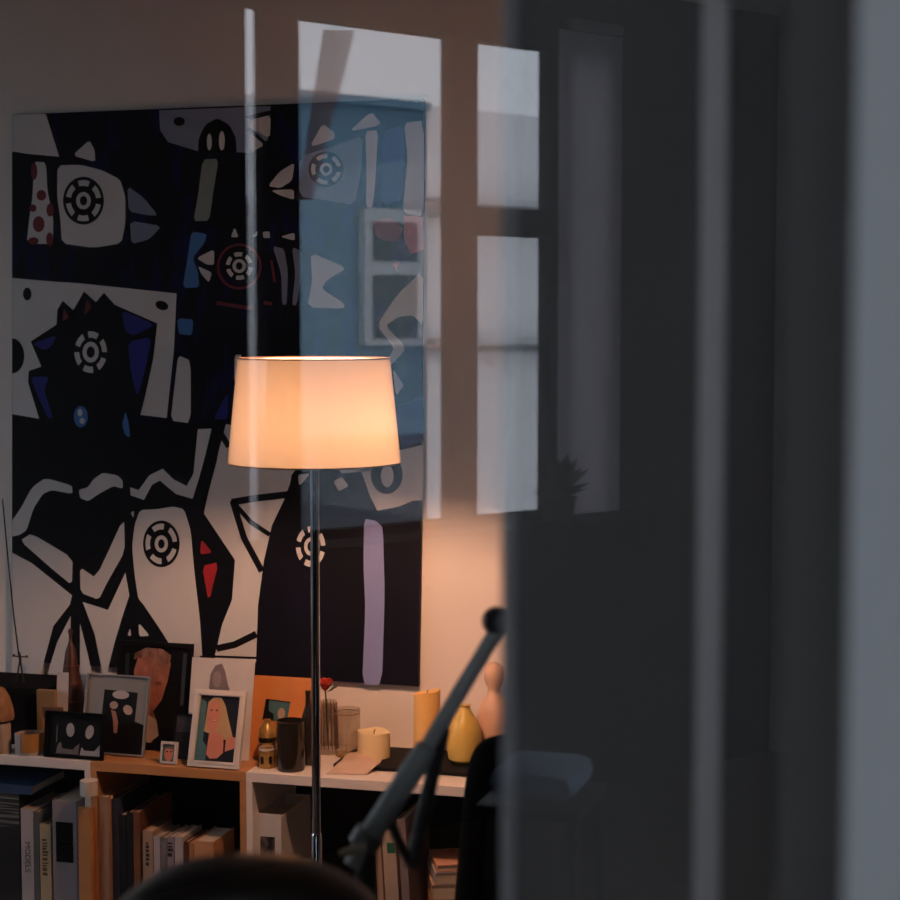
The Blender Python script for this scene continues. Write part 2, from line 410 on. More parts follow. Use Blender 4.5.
for (pl, pr) in ((358, 420),):
    fbox(pl, pr, 208, 345, 0, .10, 'window_surround', M['stone'])
    fbox(pl + 8, pr - 10, 222, 262, .11, .115, 'window_light', M['dark_glass'])
    fbox(pl + 8, pr - 10, 275, 338, .11, .115, 'window_light', M['dark_glass'])
for (pt, pb, d) in ((197, 204, .3), (213, 218, .25), (338, 345, .3), (352, 356, .2)):
    A = refl_x(426, pt, XF); B = refl_x(426, pb, XF)
    MB().box((0, -24, B.z + 8), (d, ysp - .02, A.z + 8)).build('cornice', M['stone'], fac2)
MB().box((0, ysp, rz + 7.94), (.10, yend, rz + 8.02)).build('eaves', M['facade'], fac)
MB().box((-6, yend, 0), (-.02, yend + .03, rz + 8)).build('gable_wall', M['pale'], fac)
struct(MB().box((-30, -30, -8.2), (XL - .2, 20, -8)).build('street_ground', M['ground']))

# glass door leaf -------------------------------------------------
door = bpy.data.objects.new('door_1', None); COL.objects.link(door); door['kind'] = 'structure'
door.location = (G0.x, G0.y, 0); door.rotation_euler = (0, 0, math.atan2(GT.y, GT.x))
door['label'] = 'clear glass door leaf standing ajar that mirrors a tall window'
MB().box((-.56, 0, .10), (.185, .006, 2.28)).build('door_glass', M['glass'], door)
MB().box((-.62, -.02, .02), (-.56, .03, 2.36)).box((.185, -.02, .02), (.245, .03, 2.36)).box((-.56, -.02, .02), (.185, .03, .10)).box((-.56, -.02, 2.28), (.185, .03, 2.36)).build('door_frame', M['post'], door)
MB().tube([(-.59, -.05, .98), (-.59, -.05, 1.12)], .009).tube([(-.59, -.05, 1.0), (-.59, 0, 1.0)], .006).tube([(-.59, -.05, 1.1), (-.59, 0, 1.1)], .006).build('door_handle', M['chrome'], door)

# dark post with aluminium inlays behind the glass ----------------
YP = 1.02
xa, xb = x_at(509, YP, 1.7), x_at(868, YP, 1.7)
post = bpy.data.objects.new('door_2', None); COL.objects.link(post); post['kind'] = 'structure'
post.location = ((xa + xb) / 2, YP, 0); post['label'] = 'dark lacquered sliding door leaf with slim metal inlays'
hw = (xb - xa) / 2
MB().box((-hw, 0, 0), (hw + .10, .05, 2.42)).build('door_panel', M['post'], post)
def strip(pl, pr, z0, z1, name, mm, d=.004):
    l, r = x_at(pl, YP, 1.7) - post.location.x, x_at(pr, YP, 1.7) - post.location.x
    return MB().box((l, -d, z0), (r, 0, z1)).build(name, mm, post)
strip(699.5, 725, 0, 2.42, 'inlay_strip', M['alu'])
strip(503, 517, 0, 2.42, 'edge_strip', mat('dull_edge_metal', (0.21, 0.21, 0.22), 0.6), .003)
# pale jamb at the doorway edge
struct(MB().box((x_at(851, .70, 1.7), .70, 0), (.30, .74, 2.42), bev=.0).build('door_jamb', M['jamb']), 'pale blue grey door jamb')

# ------------------------------------------------------------------ lamp
LD = 4.2
Lc = at_depth(314.5, 463, LD); Lt = at_depth(314.5, 358, LD)
lx, ly = Lc.x, Lc.y
z0, z1 = Lc.z, Lc.z + (463 - 358) * LD / F * 1.003
rb, rt = 86.5 * LD / F, 76 * LD / F
lamp = thing('floor_lamp', 'tall chrome floor lamp with lit glossy cream drum shade', 'lamp', (lx, ly, 0))
MB().lathe([(0, 0), (.14, 0), (.142, .006), (.13, .016), (.03, .024), (.02, .05), (0, .05)], m=M['chrome']).build('base', M['chrome'], lamp)
MB().lathe([(0, .05), (.0105, .05), (.0105, z0 + .006), (0, z0 + .006)], seg=32).build('pole', M['chrome'], lamp)
zc = on_y(319, 833, ly).z
MB().lathe([(.0106, zc - .30), (.0135, zc - .29), (.0135, zc - .005), (.0106, zc)], seg=32).build('pole_sleeve', M['chrome'], lamp)
M['shade'] = shade_material()
sh = MB().lathe([(rb, z0), (rt, z1)], seg=96).build('lamp_shade', M['shade'], lamp)
MB().lathe([(0, z1 - .0045), (rt - .0012, z1 - .0045)], seg=64).build('added_diffuser', sheer_mat('added_diffuser_sheet', (.85, .8, .75), .34), sh)  # disc added inside the top rim to keep direct light off the upper wall
rimm = mat('shade_rim_trim', (0.45, 0.27, 0.16), 0.5)
MB().lathe([(rb - .001, z0), (rb + .0008, z0), (rb + .0006, z0 + .0035), (rb - .001, z0 + .0035)], seg=96, close=True).build('bottom_rim', rimm, sh)
MB().lathe([(rt - .001, z1 - .0035), (rt + .0008, z1 - .0035), (rt + .0006, z1), (rt - .001, z1)], seg=96, close=True).build('top_rim', rimm, sh)
sp = MB()
for k in range(3):
    a = 2 * PI * k / 3 + .4
    sp.tube([(0.01 * math.cos(a), 0.01 * math.sin(a), z0 + .008), (rb * .995 * math.cos(a), rb * .995 * math.sin(a), z0 + .006)], .0015, seg=8)
sp.build('shade_carrier', M['chrome'], lamp)
MB().lathe([(0, z0 + .006), (.014, z0 + .006), (.016, z0 + .035), (0, z0 + .035)], seg=24).build('socket', M['fwhite'], lamp)
MB().ball((.028, .0, z0 + .078), .030, sc=(1, 1, 1.1)).build('bulb', mat('lit_bulb', (.9, .9, .9), emit=(LAMP_COL, BULB)), lamp)

# ------------------------------------------------------------------ bookcases
TT = .0265; PT = .017
def zcell(): return ZT - TT - .395
ZM = zcell()
def bookcase(x0, x1, mm, mtop, label, pt=PT):
    t = thing('bookcase', label, 'bookcase', ((x0 + x1) / 2, YS, 0)); w = (x1 - x0) / 2; d = YW - YS - .012
    MB().box((-w, 0, ZT - TT), (w, d, ZT), bev=.0012).build('top_board', mtop, t)
    MB().box((-w, 0, 0), (-w + pt, d, ZT - TT)).build('side_panel', mm, t)
    MB().box((w - pt, 0, 0), (w, d, ZT - TT)).build('side_panel', mm, t)
    MB().box((-w + pt, .004, ZM - .018), (w - pt, d - .008, ZM)).build('shelf_board', mtop, t)
    MB().box((-w + pt, .004, .04), (w - pt, d - .008, .058)).build('bottom_board', mtop, t)
    MB().box((-w + pt, .012, 0), (w - pt, .028, .04)).build('plinth', mm, t)
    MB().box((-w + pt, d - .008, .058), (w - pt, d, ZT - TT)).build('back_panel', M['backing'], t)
    return t
jx1, jx2 = x_at(90.5, YS, ZT - .05), x_at(246, YS, ZT - .05)
bookcase(jx1 - .56, jx1 - .0005, M['white_shelf'], M['white_shelf'], 'white bookcase unit at far left under the plain black box')
bookcase(jx1 + .0005, jx2 - .0005, M['wood'], M['wood_top'], 'orange wood bookcase unit between the two white units')
bookcase(jx2 + .0005, jx2 + .80, M['white_shelf'], M['white_shelf'], 'white bookcase unit behind the lamp pole with candles on top')
# white cap clipped on the joint of the two left units
cp = on_y(91.5, 786, YS - .012)
tag(MB().tube([cp + V((0, -.016, -.02)), cp + V((0, -.016, .02))], .024, seg=24).build('cable_clip', M['fwhite']), 'white rounded clip on the joint between the white and wooden bookcases', 'clip')

def dep(y, px): return proj(on_y(px, 700, y))[2]

# ------------------------------------------------------------------ books
def cover_mesh(w, h, d, t, m):
    b = MB(); b.box((-w / 2, 0, 0), (-w / 2 + t, d, h), m).box((w / 2 - t, 0, 0), (w / 2, d, h), m).box((-w / 2 + t, 0, 0), (w / 2 - t, t, h), m)
    return b
def book(pl, pr, pt, cm, label, group, dy=.025, depth=.19, name='book', tilt=0, text=None, marks=None, pages=None, base=None, patch=None):
    y = YS + dy; zb = ZM if base is None else base
    zt_ = on_y((pl + pr) / 2, pt, y).z
    xl, xr = x_at(pl, y, zt_), x_at(pr, y, zt_)
    w, h = xr - xl - .0006, zt_ - zb - .0005
    o = thing(name, label, 'book', ((xl + xr) / 2, y, zb + .0005 + abs(math.sin(tilt)) * w / 2), (0, tilt, 0), group)
    t = min(.0025, w * .2)
    cover_mesh(w, h, depth, t, cm).build('cover', cm, o)
    MB().box((-w / 2 + t, t, .003), (w / 2 - t, depth - .004, h - .003)).build('pages', pages or M['page'], o)
    if text:
        c = bpy.data.curves.new('spine_lettering', 'FONT'); c.body = text[0]; c.size = text[1]; c.align_x = 'CENTER'; c.align_y = 'CENTER'
        c.extrude = .0002
        tmp = bpy.data.objects.new('lettering', c); me = bpy.data.meshes.new_from_object(tmp); bpy.data.objects.remove(tmp); me.materials.clear(); me.materials.append(text[3])
        q = bpy.data.objects.new('spine_lettering', me); COL.objects.link(q); q.parent = o
        q.location = (0, -.0006, text[2] * h); q.rotation_euler = Matrix(((0, 1, 0), (0, 0, -1), (-1, 0, 0))).to_euler()
    if marks:
        b = MB(); zz = marks[0] * h
        while zz > marks[1] * h:
            l = random.uniform(.004, .011)
            b.box((-w * marks[2], -.0005, zz - l), (w * marks[2] * random.uniform(.3, 1), .0, zz)); zz -= l + random.uniform(.002, .005)
        b.build('spine_lettering', marks[3], o)
    if patch:
        b = MB()
        for (a0, a1, c0, c1, mm) in patch: b.box((-w / 2 + w * a0, -.0006, h * c0), (-w / 2 + w * a1, 0, h * c1), mm)
        b.build('spine_picture', None, o)
    return o
gl_, gw, gr_ = 'books in the left white bookcase', 'books in the wooden bookcase', 'magazines in the right white bookcase'
# left unit
c_white = BK('white', (.46, .41, .42)); c_cream = BK('cream', (.47, .37, .23)); c_grey = BK('grey', (.10, .11, .11))
c_tan = BK('tan', (.42, .19, .08)); c_black = BK('black', (.008, .008, .010)); c_navy = BK('navy', (.03, .05, .10), (.04, .025, .05))
c_peach = BK('peach', (.42, .27, .19)); c_brown = BK('brown', (.10, .03, .015)); c_blue = BK('blue', (.02, .055, .14)); c_lil = BK('lilac', (.30, .25, .27))
stripe = mat('cover_striped_lines', (.16, .15, .15), .6, (.012, .012, .013), (3, 3, 130), sharp=(.48, .54))
book(-34, 19, 793, c_black, 'thick black book with rows of grey lines at the top of its spine', gl_, text=None, patch=[(.0, 1.0, .70, .99, stripe)], depth=.22)
book(20.5, 33, 809, c_white, 'tall white book with thin vertical capitals on its spine', gl_, text=('MODELS', .023, .49, M['ink']))
book(33.6, 38.6, 812, c_grey, 'thin dark grey book between the white and the cream spines', gl_, depth=.18)
book(39.4, 50.6, 824.5, c_cream, 'cream book with a column of small brown lettering on its spine', gl_, marks=(.82, .40, .28, mat('brown_ink', (.10, .05, .02))))
book(52, 76, 801, c_lil, 'wide white binder with a black picture on its spine', gl_, depth=.24, patch=[(.14, .86, .42, .80, M['black']), (.14, .86, .585, .60, M['tan_wood'])])
sl = [x_at(77.5, YS - .02, .5), x_at(90, YS - .02, .5)]
tag(MB().box((sl[0], YS - .020, .0), (sl[1], YS - .003, on_y(84, 808, YS - .02).z), bev=.001).build('wooden_batten', M['wood']), 'narrow orange wooden batten standing upright below the white rounded clip', 'batten')
# blue book lying on top of the black one
y = YS + .03; zt_ = on_y(30, 783, y).z
zb2 = on_y(-8, 793, YS + .025).z + .001
xl, xr = x_at(-30, y, zt_), x_at(32, y, zt_)
o = thing('book', 'blue book lying flat on top of the thick black book', 'book', ((xl + xr) / 2, y, zb2), (0, 0, 0), gl_)
w = xr - xl; MB().box((-w / 2, 0, 0), (w / 2, .2, .003), bev=.001).box((-w / 2, 0, .022), (w / 2, .2, .025), bev=.001).box((-w / 2, 0, .003), (w / 2, .003, .022)).build('cover', c_blue, o)
MB().box((-w / 2 + .003, .003, .003), (w / 2 - .003, .196, .022)).build('pages', M['page'], o)
# wooden unit
book(98.6, 108, 797, c_peach, 'tall peach book at the left end of the wooden bookcase', gw, dy=.006, depth=.23)
book(112, 118.5, 799, c_navy, 'navy book with purple tinge right of the tall peach book', gw, depth=.22)
book(118.6, 126, 815, c_black, 'black book between the navy and the second black spine', gw, depth=.20)
book(126.4, 132.4, 812, c_black, 'narrow black book beside the brown edged book', gw, depth=.20)
book(133, 139.6, 812, mat('cover_brown_edge', (.26, .12, .04), .5, (.10, .03, .02), (20, 20, 6)), 'orange brown book right of the narrow black books', gw, depth=.22)
for pl, pr, pt, cm, lb, mk in (
    (142.5, 152.6, 831, c_peach, 'pale pink paperback with three dark marks on its spine', (.86, .6, .2, M['ink'])),
    (153.5, 160, 836.5, c_white, 'white paperback next to the pink one with dark marks', None),
    (160.6, 166.5, 838, BK('speckled', (.30, .26, .24), (.04, .04, .04)), 'speckled black and white paperback in the row of small books', None),
    (167, 174, 837, c_lil, 'light paperback with a black band across its upper spine', (.93, .75, .42, M['ink'])),
    (174.6, 183, 837, c_white, 'broad pale paperback in the middle of the small row', None),
    (183.6, 188.5, 842, c_brown, 'thin brown paperback before the last peach one', None),
    (189, 193.4, 843, c_tan, 'thin tan paperback touching the peach one', None)):
    book(pl, pr, pt, cm, lb, gw, depth=.13, marks=mk, name='paperback')
book(194, 213.5, 841.5, mat('cover_orange_peach', (.52, .27, .14), .5), 'thick orange peach paperback at the right end of the small row', gw, depth=.15, name='paperback')
y = YS + .02; 
lb = thing('book', 'orange book lying flat at the right end of the wooden bookcase', 'book', (x_at(224.5, y, ZM), y + .02, ZM + .001), (0, 0, -.1), gw)
MB().box((-.024, 0, 0), (.024, .19, .003)).box((-.024, 0, .055), (.024, .19, .058)).box((.021, 0, .003), (.024, .19, .055)).build('cover', c_tan, lb)
MB().box((-.023, .003, .003), (.021, .186, .055)).build('pages', M['page'], lb)

# right unit: magazine file with a photo on the front
y = YS + .012; zt_ = on_y(268, 814, y).z; xl, xr = x_at(254, y, zt_), x_at(281, y, zt_)
w = xr - xl; h = zt_ - ZM - .001
mf = thing('magazine_file', 'white magazine file with a dark photo on its front', 'magazine file', ((xl + xr) / 2, y, ZM + .001))
def mfile(w, h, d, t=.003):
    b = MB()
    b.box((-w / 2, 0, 0), (w / 2, t, h)).box((-w / 2, t, 0), (w / 2, d, t)).box((-w / 2, d - t, t), (w / 2, d, h * .98))
    for s in (-1, 1):
        x0_, x1_ = (-w / 2, -w / 2 + t) if s < 0 else (w / 2 - t, w / 2)
        b.box((x0_, t, t), (x1_, d - t, h * .985))
    return b
mfile(w, h, .235).build('file_box', M['fwhite'], mf)
MB().box((-w * .27, -.0008, .03), (w * .27, 0, h * .80), mat('photo_dark_street', (.20, .15, .12), .4, (.012, .010, .010), (40, 40, 30), sharp=(.40, .66))).build('front_photo', None, mf)
MB().box((-w / 2 + .006, .01, .004), (w / 2 - .006, .21, h * .9), M['page']).build('papers', None, mf)
# leaning magazines
for pl, pr, pt, cm, lb, tl in (
    (372, 378, 858, c_grey, 'thin grey magazine leaning at the left of the magazine group', -.06),
    (379.5, 386, 838, c_peach, 'pink magazine leaning left beside the cream one', -.06),
    (387.5, 401, 833, BK('pale_peach', (.47, .35, .27)), 'tall pale peach magazine with a green corner', -.06),
    (404, 412, 820, BK('dusk', (.23, .17, .17)), 'dusky tall magazine nearest to the flat book stack', -.06)):
    book(pl, pr, pt, cm, lb, gr_, depth=.21, tilt=tl, name='magazine', patch=[(.35, .95, .80, .90, mat('green_print', (.01, .10, .05)))] if pl == 387.5 else None)
# stack of flat books
def flat_book(pxl, pxr, py_top, py_bot, y0, d, cm, label, ang=0.0):
    y = YS + y0; zt_ = on_y((pxl + pxr) / 2, py_top, y).z; zb = on_y((pxl + pxr) / 2, py_bot, y).z
    xl, xr = x_at(pxl, y, zt_), x_at(pxr, y, zt_); w = xr - xl; h = zt_ - zb - .0008
    o = thing('book', label, 'book', (xl, y, zb), (0, 0, ang), 'books stacked flat in the right white bookcase')
    MB().box((0, 0, 0), (w, d, .003)).box((0, 0, h - .003), (w, d, h)).box((0, 0, .003), (.003, d, h - .003)).build('cover', cm, o)
    MB().box((.003, .002, .003), (w - .002, d - .003, h - .003)).build('pages', M['page'], o)
    return o
salmon = mat('cover_salmon_red', (.62, .33, .22), .5, (.45, .06, .03), (40, 30, 5), sharp=(.30, .42))
flat_book(437, 486, 867, 874, .035, .145, salmon, 'salmon book with red print on top of the flat stack', .42)
flat_book(435.5, 487, 874.5, 887, .032, .15, c_white, 'white spined book second in the flat stack', .42)
flat_book(432, 488, 887.5, 903, .030, .15, c_peach, 'brown paper book third in the flat stack', .36)
flat_book(430, 488, 903.5, (proj(V((x_at(460, YS + .03, ZM), YS + .03, ZM + .001)))[1]), .03, .16, c_tan, 'tan book at the bottom of the flat stack', .32)

# ------------------------------------------------------------------ painting
YC = YW - .020
def C(px, py, lay): return on_y(px, py, YC - .0006 * lay)
pt = thing('canvas_picture', 'large abstract canvas of black, blue and white birds with ring eyes', 'painting', tuple(on_y(215, 390, YW)))
PL = pt.location.copy()
cv = MB()
quad = [(12, 114.5), (424, 98.5), (418.2, 686.5), (12, 661)]
fr_ = [on_y(px, py, YC) - PL for px, py in quad]; bk_ = [V((p.x, -.002, p.z)) for p in fr_]
cv.poly(fr_); cv.poly(bk_[::-1])
for i in range(4): cv.poly([fr_[i], bk_[i], bk_[(i + 1) % 4], fr_[(i + 1) % 4]])
cv.build('canvas', M['edge'], pt)
pb = MB()
def chaikin(p):
    q = []
    for i in range(len(p)):
        a, b = V(p[i]), V(p[(i + 1) % len(p)])
        q.append(a.lerp(b, .14)); q.append(a.lerp(b, .86))
    return q
CLIP = (12.3, 98, 423.5, 686)
def P(m, pts, o=(0, 0), s=3.75, lay=2, smooth=True):
    p = [(o[0] + x / s, o[1] + y / s) for x, y in pts]
    if smooth: p = chaikin(p)
    pb.poly([C(min(max(x, 12.2), 423.8), y, lay) - PL for x, y in p], M[m])
def E(m, cx, cy, rx, ry, o=(0, 0), s=3.75, lay=3, rot=0, n=28, a0=0, a1=2 * PI):
    pts = []
    for k in range(n):
        a = a0 + (a1 - a0) * k / (n if a1 - a0 > 6.2 else n - 1)
        x, y = rx * math.cos(a), ry * math.sin(a)
        pts.append((cx + x * math.cos(rot) - y * math.sin(rot), cy + x * math.sin(rot) + y * math.cos(rot)))
    P(m, pts, o, s, lay, False)
def ringeye(cx, cy, rx, ry, o, n=6, black=True, start=.2, m='p_white', inner=.36):
    if black: E('p_black', cx, cy, rx, ry, o, lay=3)
    k1, k2 = (.62, .86) if black else (.70, 1.0)
    for j in range(n):
        a0 = start + 2 * PI * j / n; a1 = a0 + 2 * PI / n * .66
        pts = [(cx + rx * k2 * math.cos(a0 + (a1 - a0) * i / 5), cy + ry * k2 * math.sin(a0 + (a1 - a0) * i / 5)) for i in range(6)]
        pts += [(cx + rx * k1 * math.cos(a1 + (a0 - a1) * i / 5), cy + ry * k1 * math.sin(a1 + (a0 - a1) * i / 5)) for i in range(6)]
        P(m, pts, o, lay=4, smooth=False)
    E(m, cx, cy, rx * inner, ry * inner, o, lay=4); E('p_black', cx, cy, rx * inner * .5, ry * inner * .55, o, lay=5)
def stroke(m, pts, wd, o=(0, 0), s=3.75, lay=3):
    p = [V(q) for q in pts]; L, R = [], []
    for i, q in enumerate(p):
        t = (p[min(i + 1, len(p) - 1)] - p[max(i - 1, 0)]).normalized(); nn = V((-t.y, t.x)) * wd / 2
        L.append(q + nn); R.append(q - nn)
    for i in range(len(p) - 1):
        P(m, [L[i], L[i + 1], R[i + 1], R[i]], o, s, lay, False)
A, B, Cc, D, Ee, Ff = (0, 90), (200, 90), (0, 270), (200, 300), (0, 450), (200, 450)
P('p_base', quad, s=1, lay=1, smooth=False)
P('p_black', [(12, 418), (215, 425), (258, 480), (258, 675), (12, 660)], s=1, lay=1.5, smooth=False)
P('p_navy', [(256, 675), (262, 560), (285, 490), (330, 478), (421.5, 480), (418, 686), (340, 681)], s=1, lay=1.6, smooth=False)
# top left fish
P('p_white', [(45, 93), (160, 89), (172, 91), (222, 250), (110, 240), (45, 230)], A, smooth=False)
P('p_white', [(272, 245), (335, 188), (355, 225), (357, 270)], A)
P('p_white', [(216, 283), (300, 280), (380, 300), (450, 335), (470, 400), (470, 500), (455, 575), (350, 592), (232, 575), (226, 480), (214, 400)], A)
ringeye(313, 415, 77, 90, A)
P('p_bluegrey', [(478, 360), (540, 405), (592, 470), (555, 470), (482, 455)], A)
P('p_bluegrey', [(487, 490), (606, 510), (560, 560), (493, 578)], A)
P('p_white', [(128, 268), (172, 272), (178, 380), (200, 480), (198, 578), (100, 575), (110, 480), (122, 400)], A)
for e in ((155, 395, 18, 20), (145, 503, 22, 30), (128, 305, 12, 32), (188, 450, 14, 25), (124, 443, 13, 14), (125, 566, 20, 14), (186, 560, 13, 26)): E('p_darkred', *e, A)
# top middle
P('p_bluegrey', [(597, 76), (600, 150), (630, 195), (745, 230), (945, 235), (1005, 185), (1015, 60.5)], A, smooth=False)
E('p_black', 672, 118, 21, 17, A)
P('p_black', [(742, 240), (745, 180), (770, 130), (815, 105), (860, 130), (885, 180), (888, 250)], A, lay=3)
E('p_white', 785, 195, 9, 31, A, lay=4); E('p_white', 832, 190, 11, 36, A, lay=4)
P('p_black', [(165, 100), (265, 75), (268, 92), (190, 112)], B, lay=3)
P('p_white', [(190, 112), (265, 95), (262, 182), (185, 140)], B, lay=3)
P('p_white', [(185, 157), (242, 206), (190, 235)], B, lay=3)
stroke('p_black', [(180, 145), (245, 200)], 14, B, lay=4)
P('p_green', [(760, 260), (820, 258), (800, 380), (785, 490), (725, 492), (742, 400)], A)
P('p_skyblue', [(718, 530), (775, 540), (768, 572), (722, 630), (742, 680), (748, 740), (685, 742), (702, 640)], A)
# red-eyed bird
P('p_white', [(737, 630), (803, 597), (803, 655), (775, 655)], A, lay=3)
P('p_white', [(742, 660), (795, 685), (783, 722), (755, 690)], A, lay=3)
P('p_white', [(130, 515), (145, 552), (115, 552)], B); P('p_white', [(215, 528), (213, 548), (198, 550)], B)
P('p_white', [(235, 532), (260, 530), (263, 555), (238, 555)], B); P('p_white', [(300, 550), (355, 535), (355, 565)], B)
for j in range(36):
    a = 2 * PI * j / 36; a2 = 2 * PI * (j + 1) / 36
    P('p_darkred', [(147 + r * math.cos(q), 662 + r * 1.03 * math.sin(q)) for r, q in ((84, a), (84, a2), (75, a2), (75, a))], B, lay=3, smooth=False)
ringeye(147, 660, 50, 52, B, black=False, n=6, start=.1, inner=.5)
stroke('p_darkred', [(62, 798), (110, 806), (190, 818)], 14, B); stroke('p_darkred', [(240, 797), (270, 802)], 14, B); stroke('p_darkred', [(268, 640), (280, 720)], 9, B)
P('p_bluegrey', [(272, 585), (315, 595), (330, 680), (325, 805), (308, 805), (305, 690)], B)
P('p_bluegrey', [(345, 590), (378, 602), (384, 680), (362, 808), (345, 805), (358, 690)], B)
P('p_white', [(255, 360), (300, 305), (355, 272), (345, 340), (300, 368)], B); P('p_white', [(265, 376), (352, 372), (353, 412), (300, 395)], B)
# right top bird
P('p_bluegrey', [(372, 250), (500, 210), (612, 170), (605, 300), (580, 430), (480, 415), (372, 400)], B)
ringeye(473, 297, 66, 67, B, n=5)
P('p_white', [(410, 215), (460, 125), (505, 160), (505, 185)], B); P('p_white', [(557, 157), (642, 80), (683, 130)], B)
P('p_white', [(620, 155), (668, 150), (660, 300), (648, 440), (622, 440), (625, 300)], B)
P('p_blue', [(690, 150), (762, 135), (768, 250), (755, 420), (680, 430), (672, 280)], B)
P('p_white', [(765, 122), (840, 115), (840, 475), (760, 460), (770, 350), (778, 250)], B)
P('p_darkred', [(650, 490), (720, 478), (762, 520), (740, 572), (660, 555)], B)
P('p_pink', [(765, 472), (838, 475), (838, 600), (790, 615), (765, 560)], B, smooth=False)
P('p_red', [(720, 655), (745, 645), (738, 680)], B)
P('p_white', [(415, 608), (552, 668), (480, 710), (455, 745), (542, 802), (540, 820), (403, 815), (420, 720)], B)
P('p_white', [(836, -112), (740, -20), (663, 95), (728, 178), (705, 225), (715, 245), (768, 190), (762, 165), (695, 97), (745, 62), (800, 58), (836, 98)], D)
P('p_white', [(722, 256), (765, 320), (735, 362)], D)
P('p_blue', [(740, 400), (838, 360), (838, 530), (760, 545), (735, 470)], D, smooth=False)
# right lower white with ring
P('p_white', [(590, 600), (838, 543), (838, 752), (800, 752), (745, 775), (665, 790), (637, 735)], D, smooth=False)
E('p_black', 700, 655, 60, 72, D); E('p_white', 702, 660, 24, 42, D, lay=4)
# big white field left of the dark bird
P('p_white', [(226, 424), (300, 440), (380, 470), (292, 478), (284, 500), (272, 525), (264, 560), (258, 605), (256, 662), (214, 660), (222, 625), (232, 600), (235, 560), (225, 545), (203, 512), (210, 485), (219, 450)], s=1, smooth=False)
P('p_black', [(213, 424), (223, 424), (217, 460), (209, 490), (204, 513), (196, 506), (203, 482), (209, 455)], s=1, lay=3, smooth=False)
stroke('p_black', [(214, 422), (229, 447)], 6, s=1)
stroke('p_black', [(118, 196), (200, 182), (345, 165)], 26, Ff); stroke('p_black', [(122, 190), (165, 330), (232, 455)], 24, Ff); stroke('p_black', [(125, 196), (190, 270), (262, 318)], 18, Ff)
P('p_black', [(345, 80), (420, 60), (520, 70), (560, 130), (600, 110), (660, 220), (640, 300), (400, 300), (280, 300), (330, 180)], Ff, lay=3)
P('p_white', [(367, 92), (415, 88), (372, 136)], Ff, lay=4); P('p_white', [(500, 118), (530, 100), (560, 135), (520, 155)], Ff, lay=4)
ringeye(415, 362, 55, 76, Ff, black=False, n=6, start=.3, inner=.45)
P('p_lilac', [(615, 258), (660, 265), (686, 292), (693, 540), (682, 882), (608, 880), (620, 600), (613, 430)], Ff, lay=4)
stroke('p_black', [(62, 745), (130, 730), (212, 690)], 26, Ff); stroke('p_black', [(0, 776), (60, 774), (215, 780)], 8, Ff, lay=4)
# middle left head panel
P('p_white', [(42, 30), (160, 40), (300, 50), (662, 88), (652, 300), (625, 555), (525, 543), (148, 558), (42, 540)], Cc, smooth=False)
P('p_black', [(148, 562), (105, 420), (108, 378), (155, 362), (115, 268), (212, 205), (215, 150), (235, 115), (275, 150), (315, 80), (360, 120), (390, 85), (430, 130), (590, 200), (575, 330), (545, 470), (525, 550)], Cc, lay=3, smooth=False)
for q in ([(455, 150), (560, 195), (575, 210), (500, 245), (470, 230)], [(480, 270), (570, 250), (545, 370), (515, 480), (490, 380)], [(122, 275), (212, 245), (190, 290), (160, 300)], [(115, 400), (185, 400), (165, 450), (200, 555), (180, 555), (140, 470)]): P('p_blue', q, Cc, lay=4)
P('p_darkred', [(325, 108), (345, 140), (315, 172)], Cc, lay=4); P('p_darkred', [(240, 140), (258, 180), (235, 192)], Cc, lay=4)
ringeye(340, 308, 61, 78, Cc, black=False, n=6, start=.35, inner=.5)
E('p_skyblue', 303, 550, 26, 40, Cc, lay=4); E('p_white', 300, 535, 9, 14, Cc, lay=5); E('p_white', 308, 566, 10, 12, Cc, lay=5)
P('p_skyblue', [(470, 530), (482, 570), (488, 628), (470, 620), (458, 580)], Cc, lay=4)
E('p_black', 45, 322, 46, 66, Cc, a0=-PI / 2, a1=PI / 2); E('p_black', 102, 90, 16, 24, Cc); E('p_black', 607, 133, 25, 17, Cc, rot=.35)
P('p_white', [(668, 320), (715, 340), (715, 575), (640, 565), (655, 430)], Cc)
P('p_skyblue', [(665, 182), (725, 185), (720, 245), (670, 240)], Cc); P('p_blue', [(855, 455), (855, 560), (800, 560)], Cc)
P('p_white', [(880, 318), (908, 318), (898, 430), (878, 418)], Cc)
# zigzag teeth
P('p_white', [(42, 270), (80, 215), (120, 140), (170, 105), (270, 133), (272, 165), (195, 150), (160, 165), (125, 220), (100, 300), (75, 318), (42, 325)], Ee)
P('p_white', [(295, 150), (330, 140), (350, 110), (385, 85), (440, 95), (460, 115), (460, 145), (425, 135), (370, 165), (330, 192), (300, 180)], Ee)
P('p_white', [(488, 140), (520, 150), (560, 95), (610, 70), (650, 110), (700, 135), (725, 90), (742, -78), (793, -80), (770, 20), (745, 110), (722, 183), (660, 165), (600, 115), (570, 130), (540, 187), (490, 170)], Ee, smooth=False)
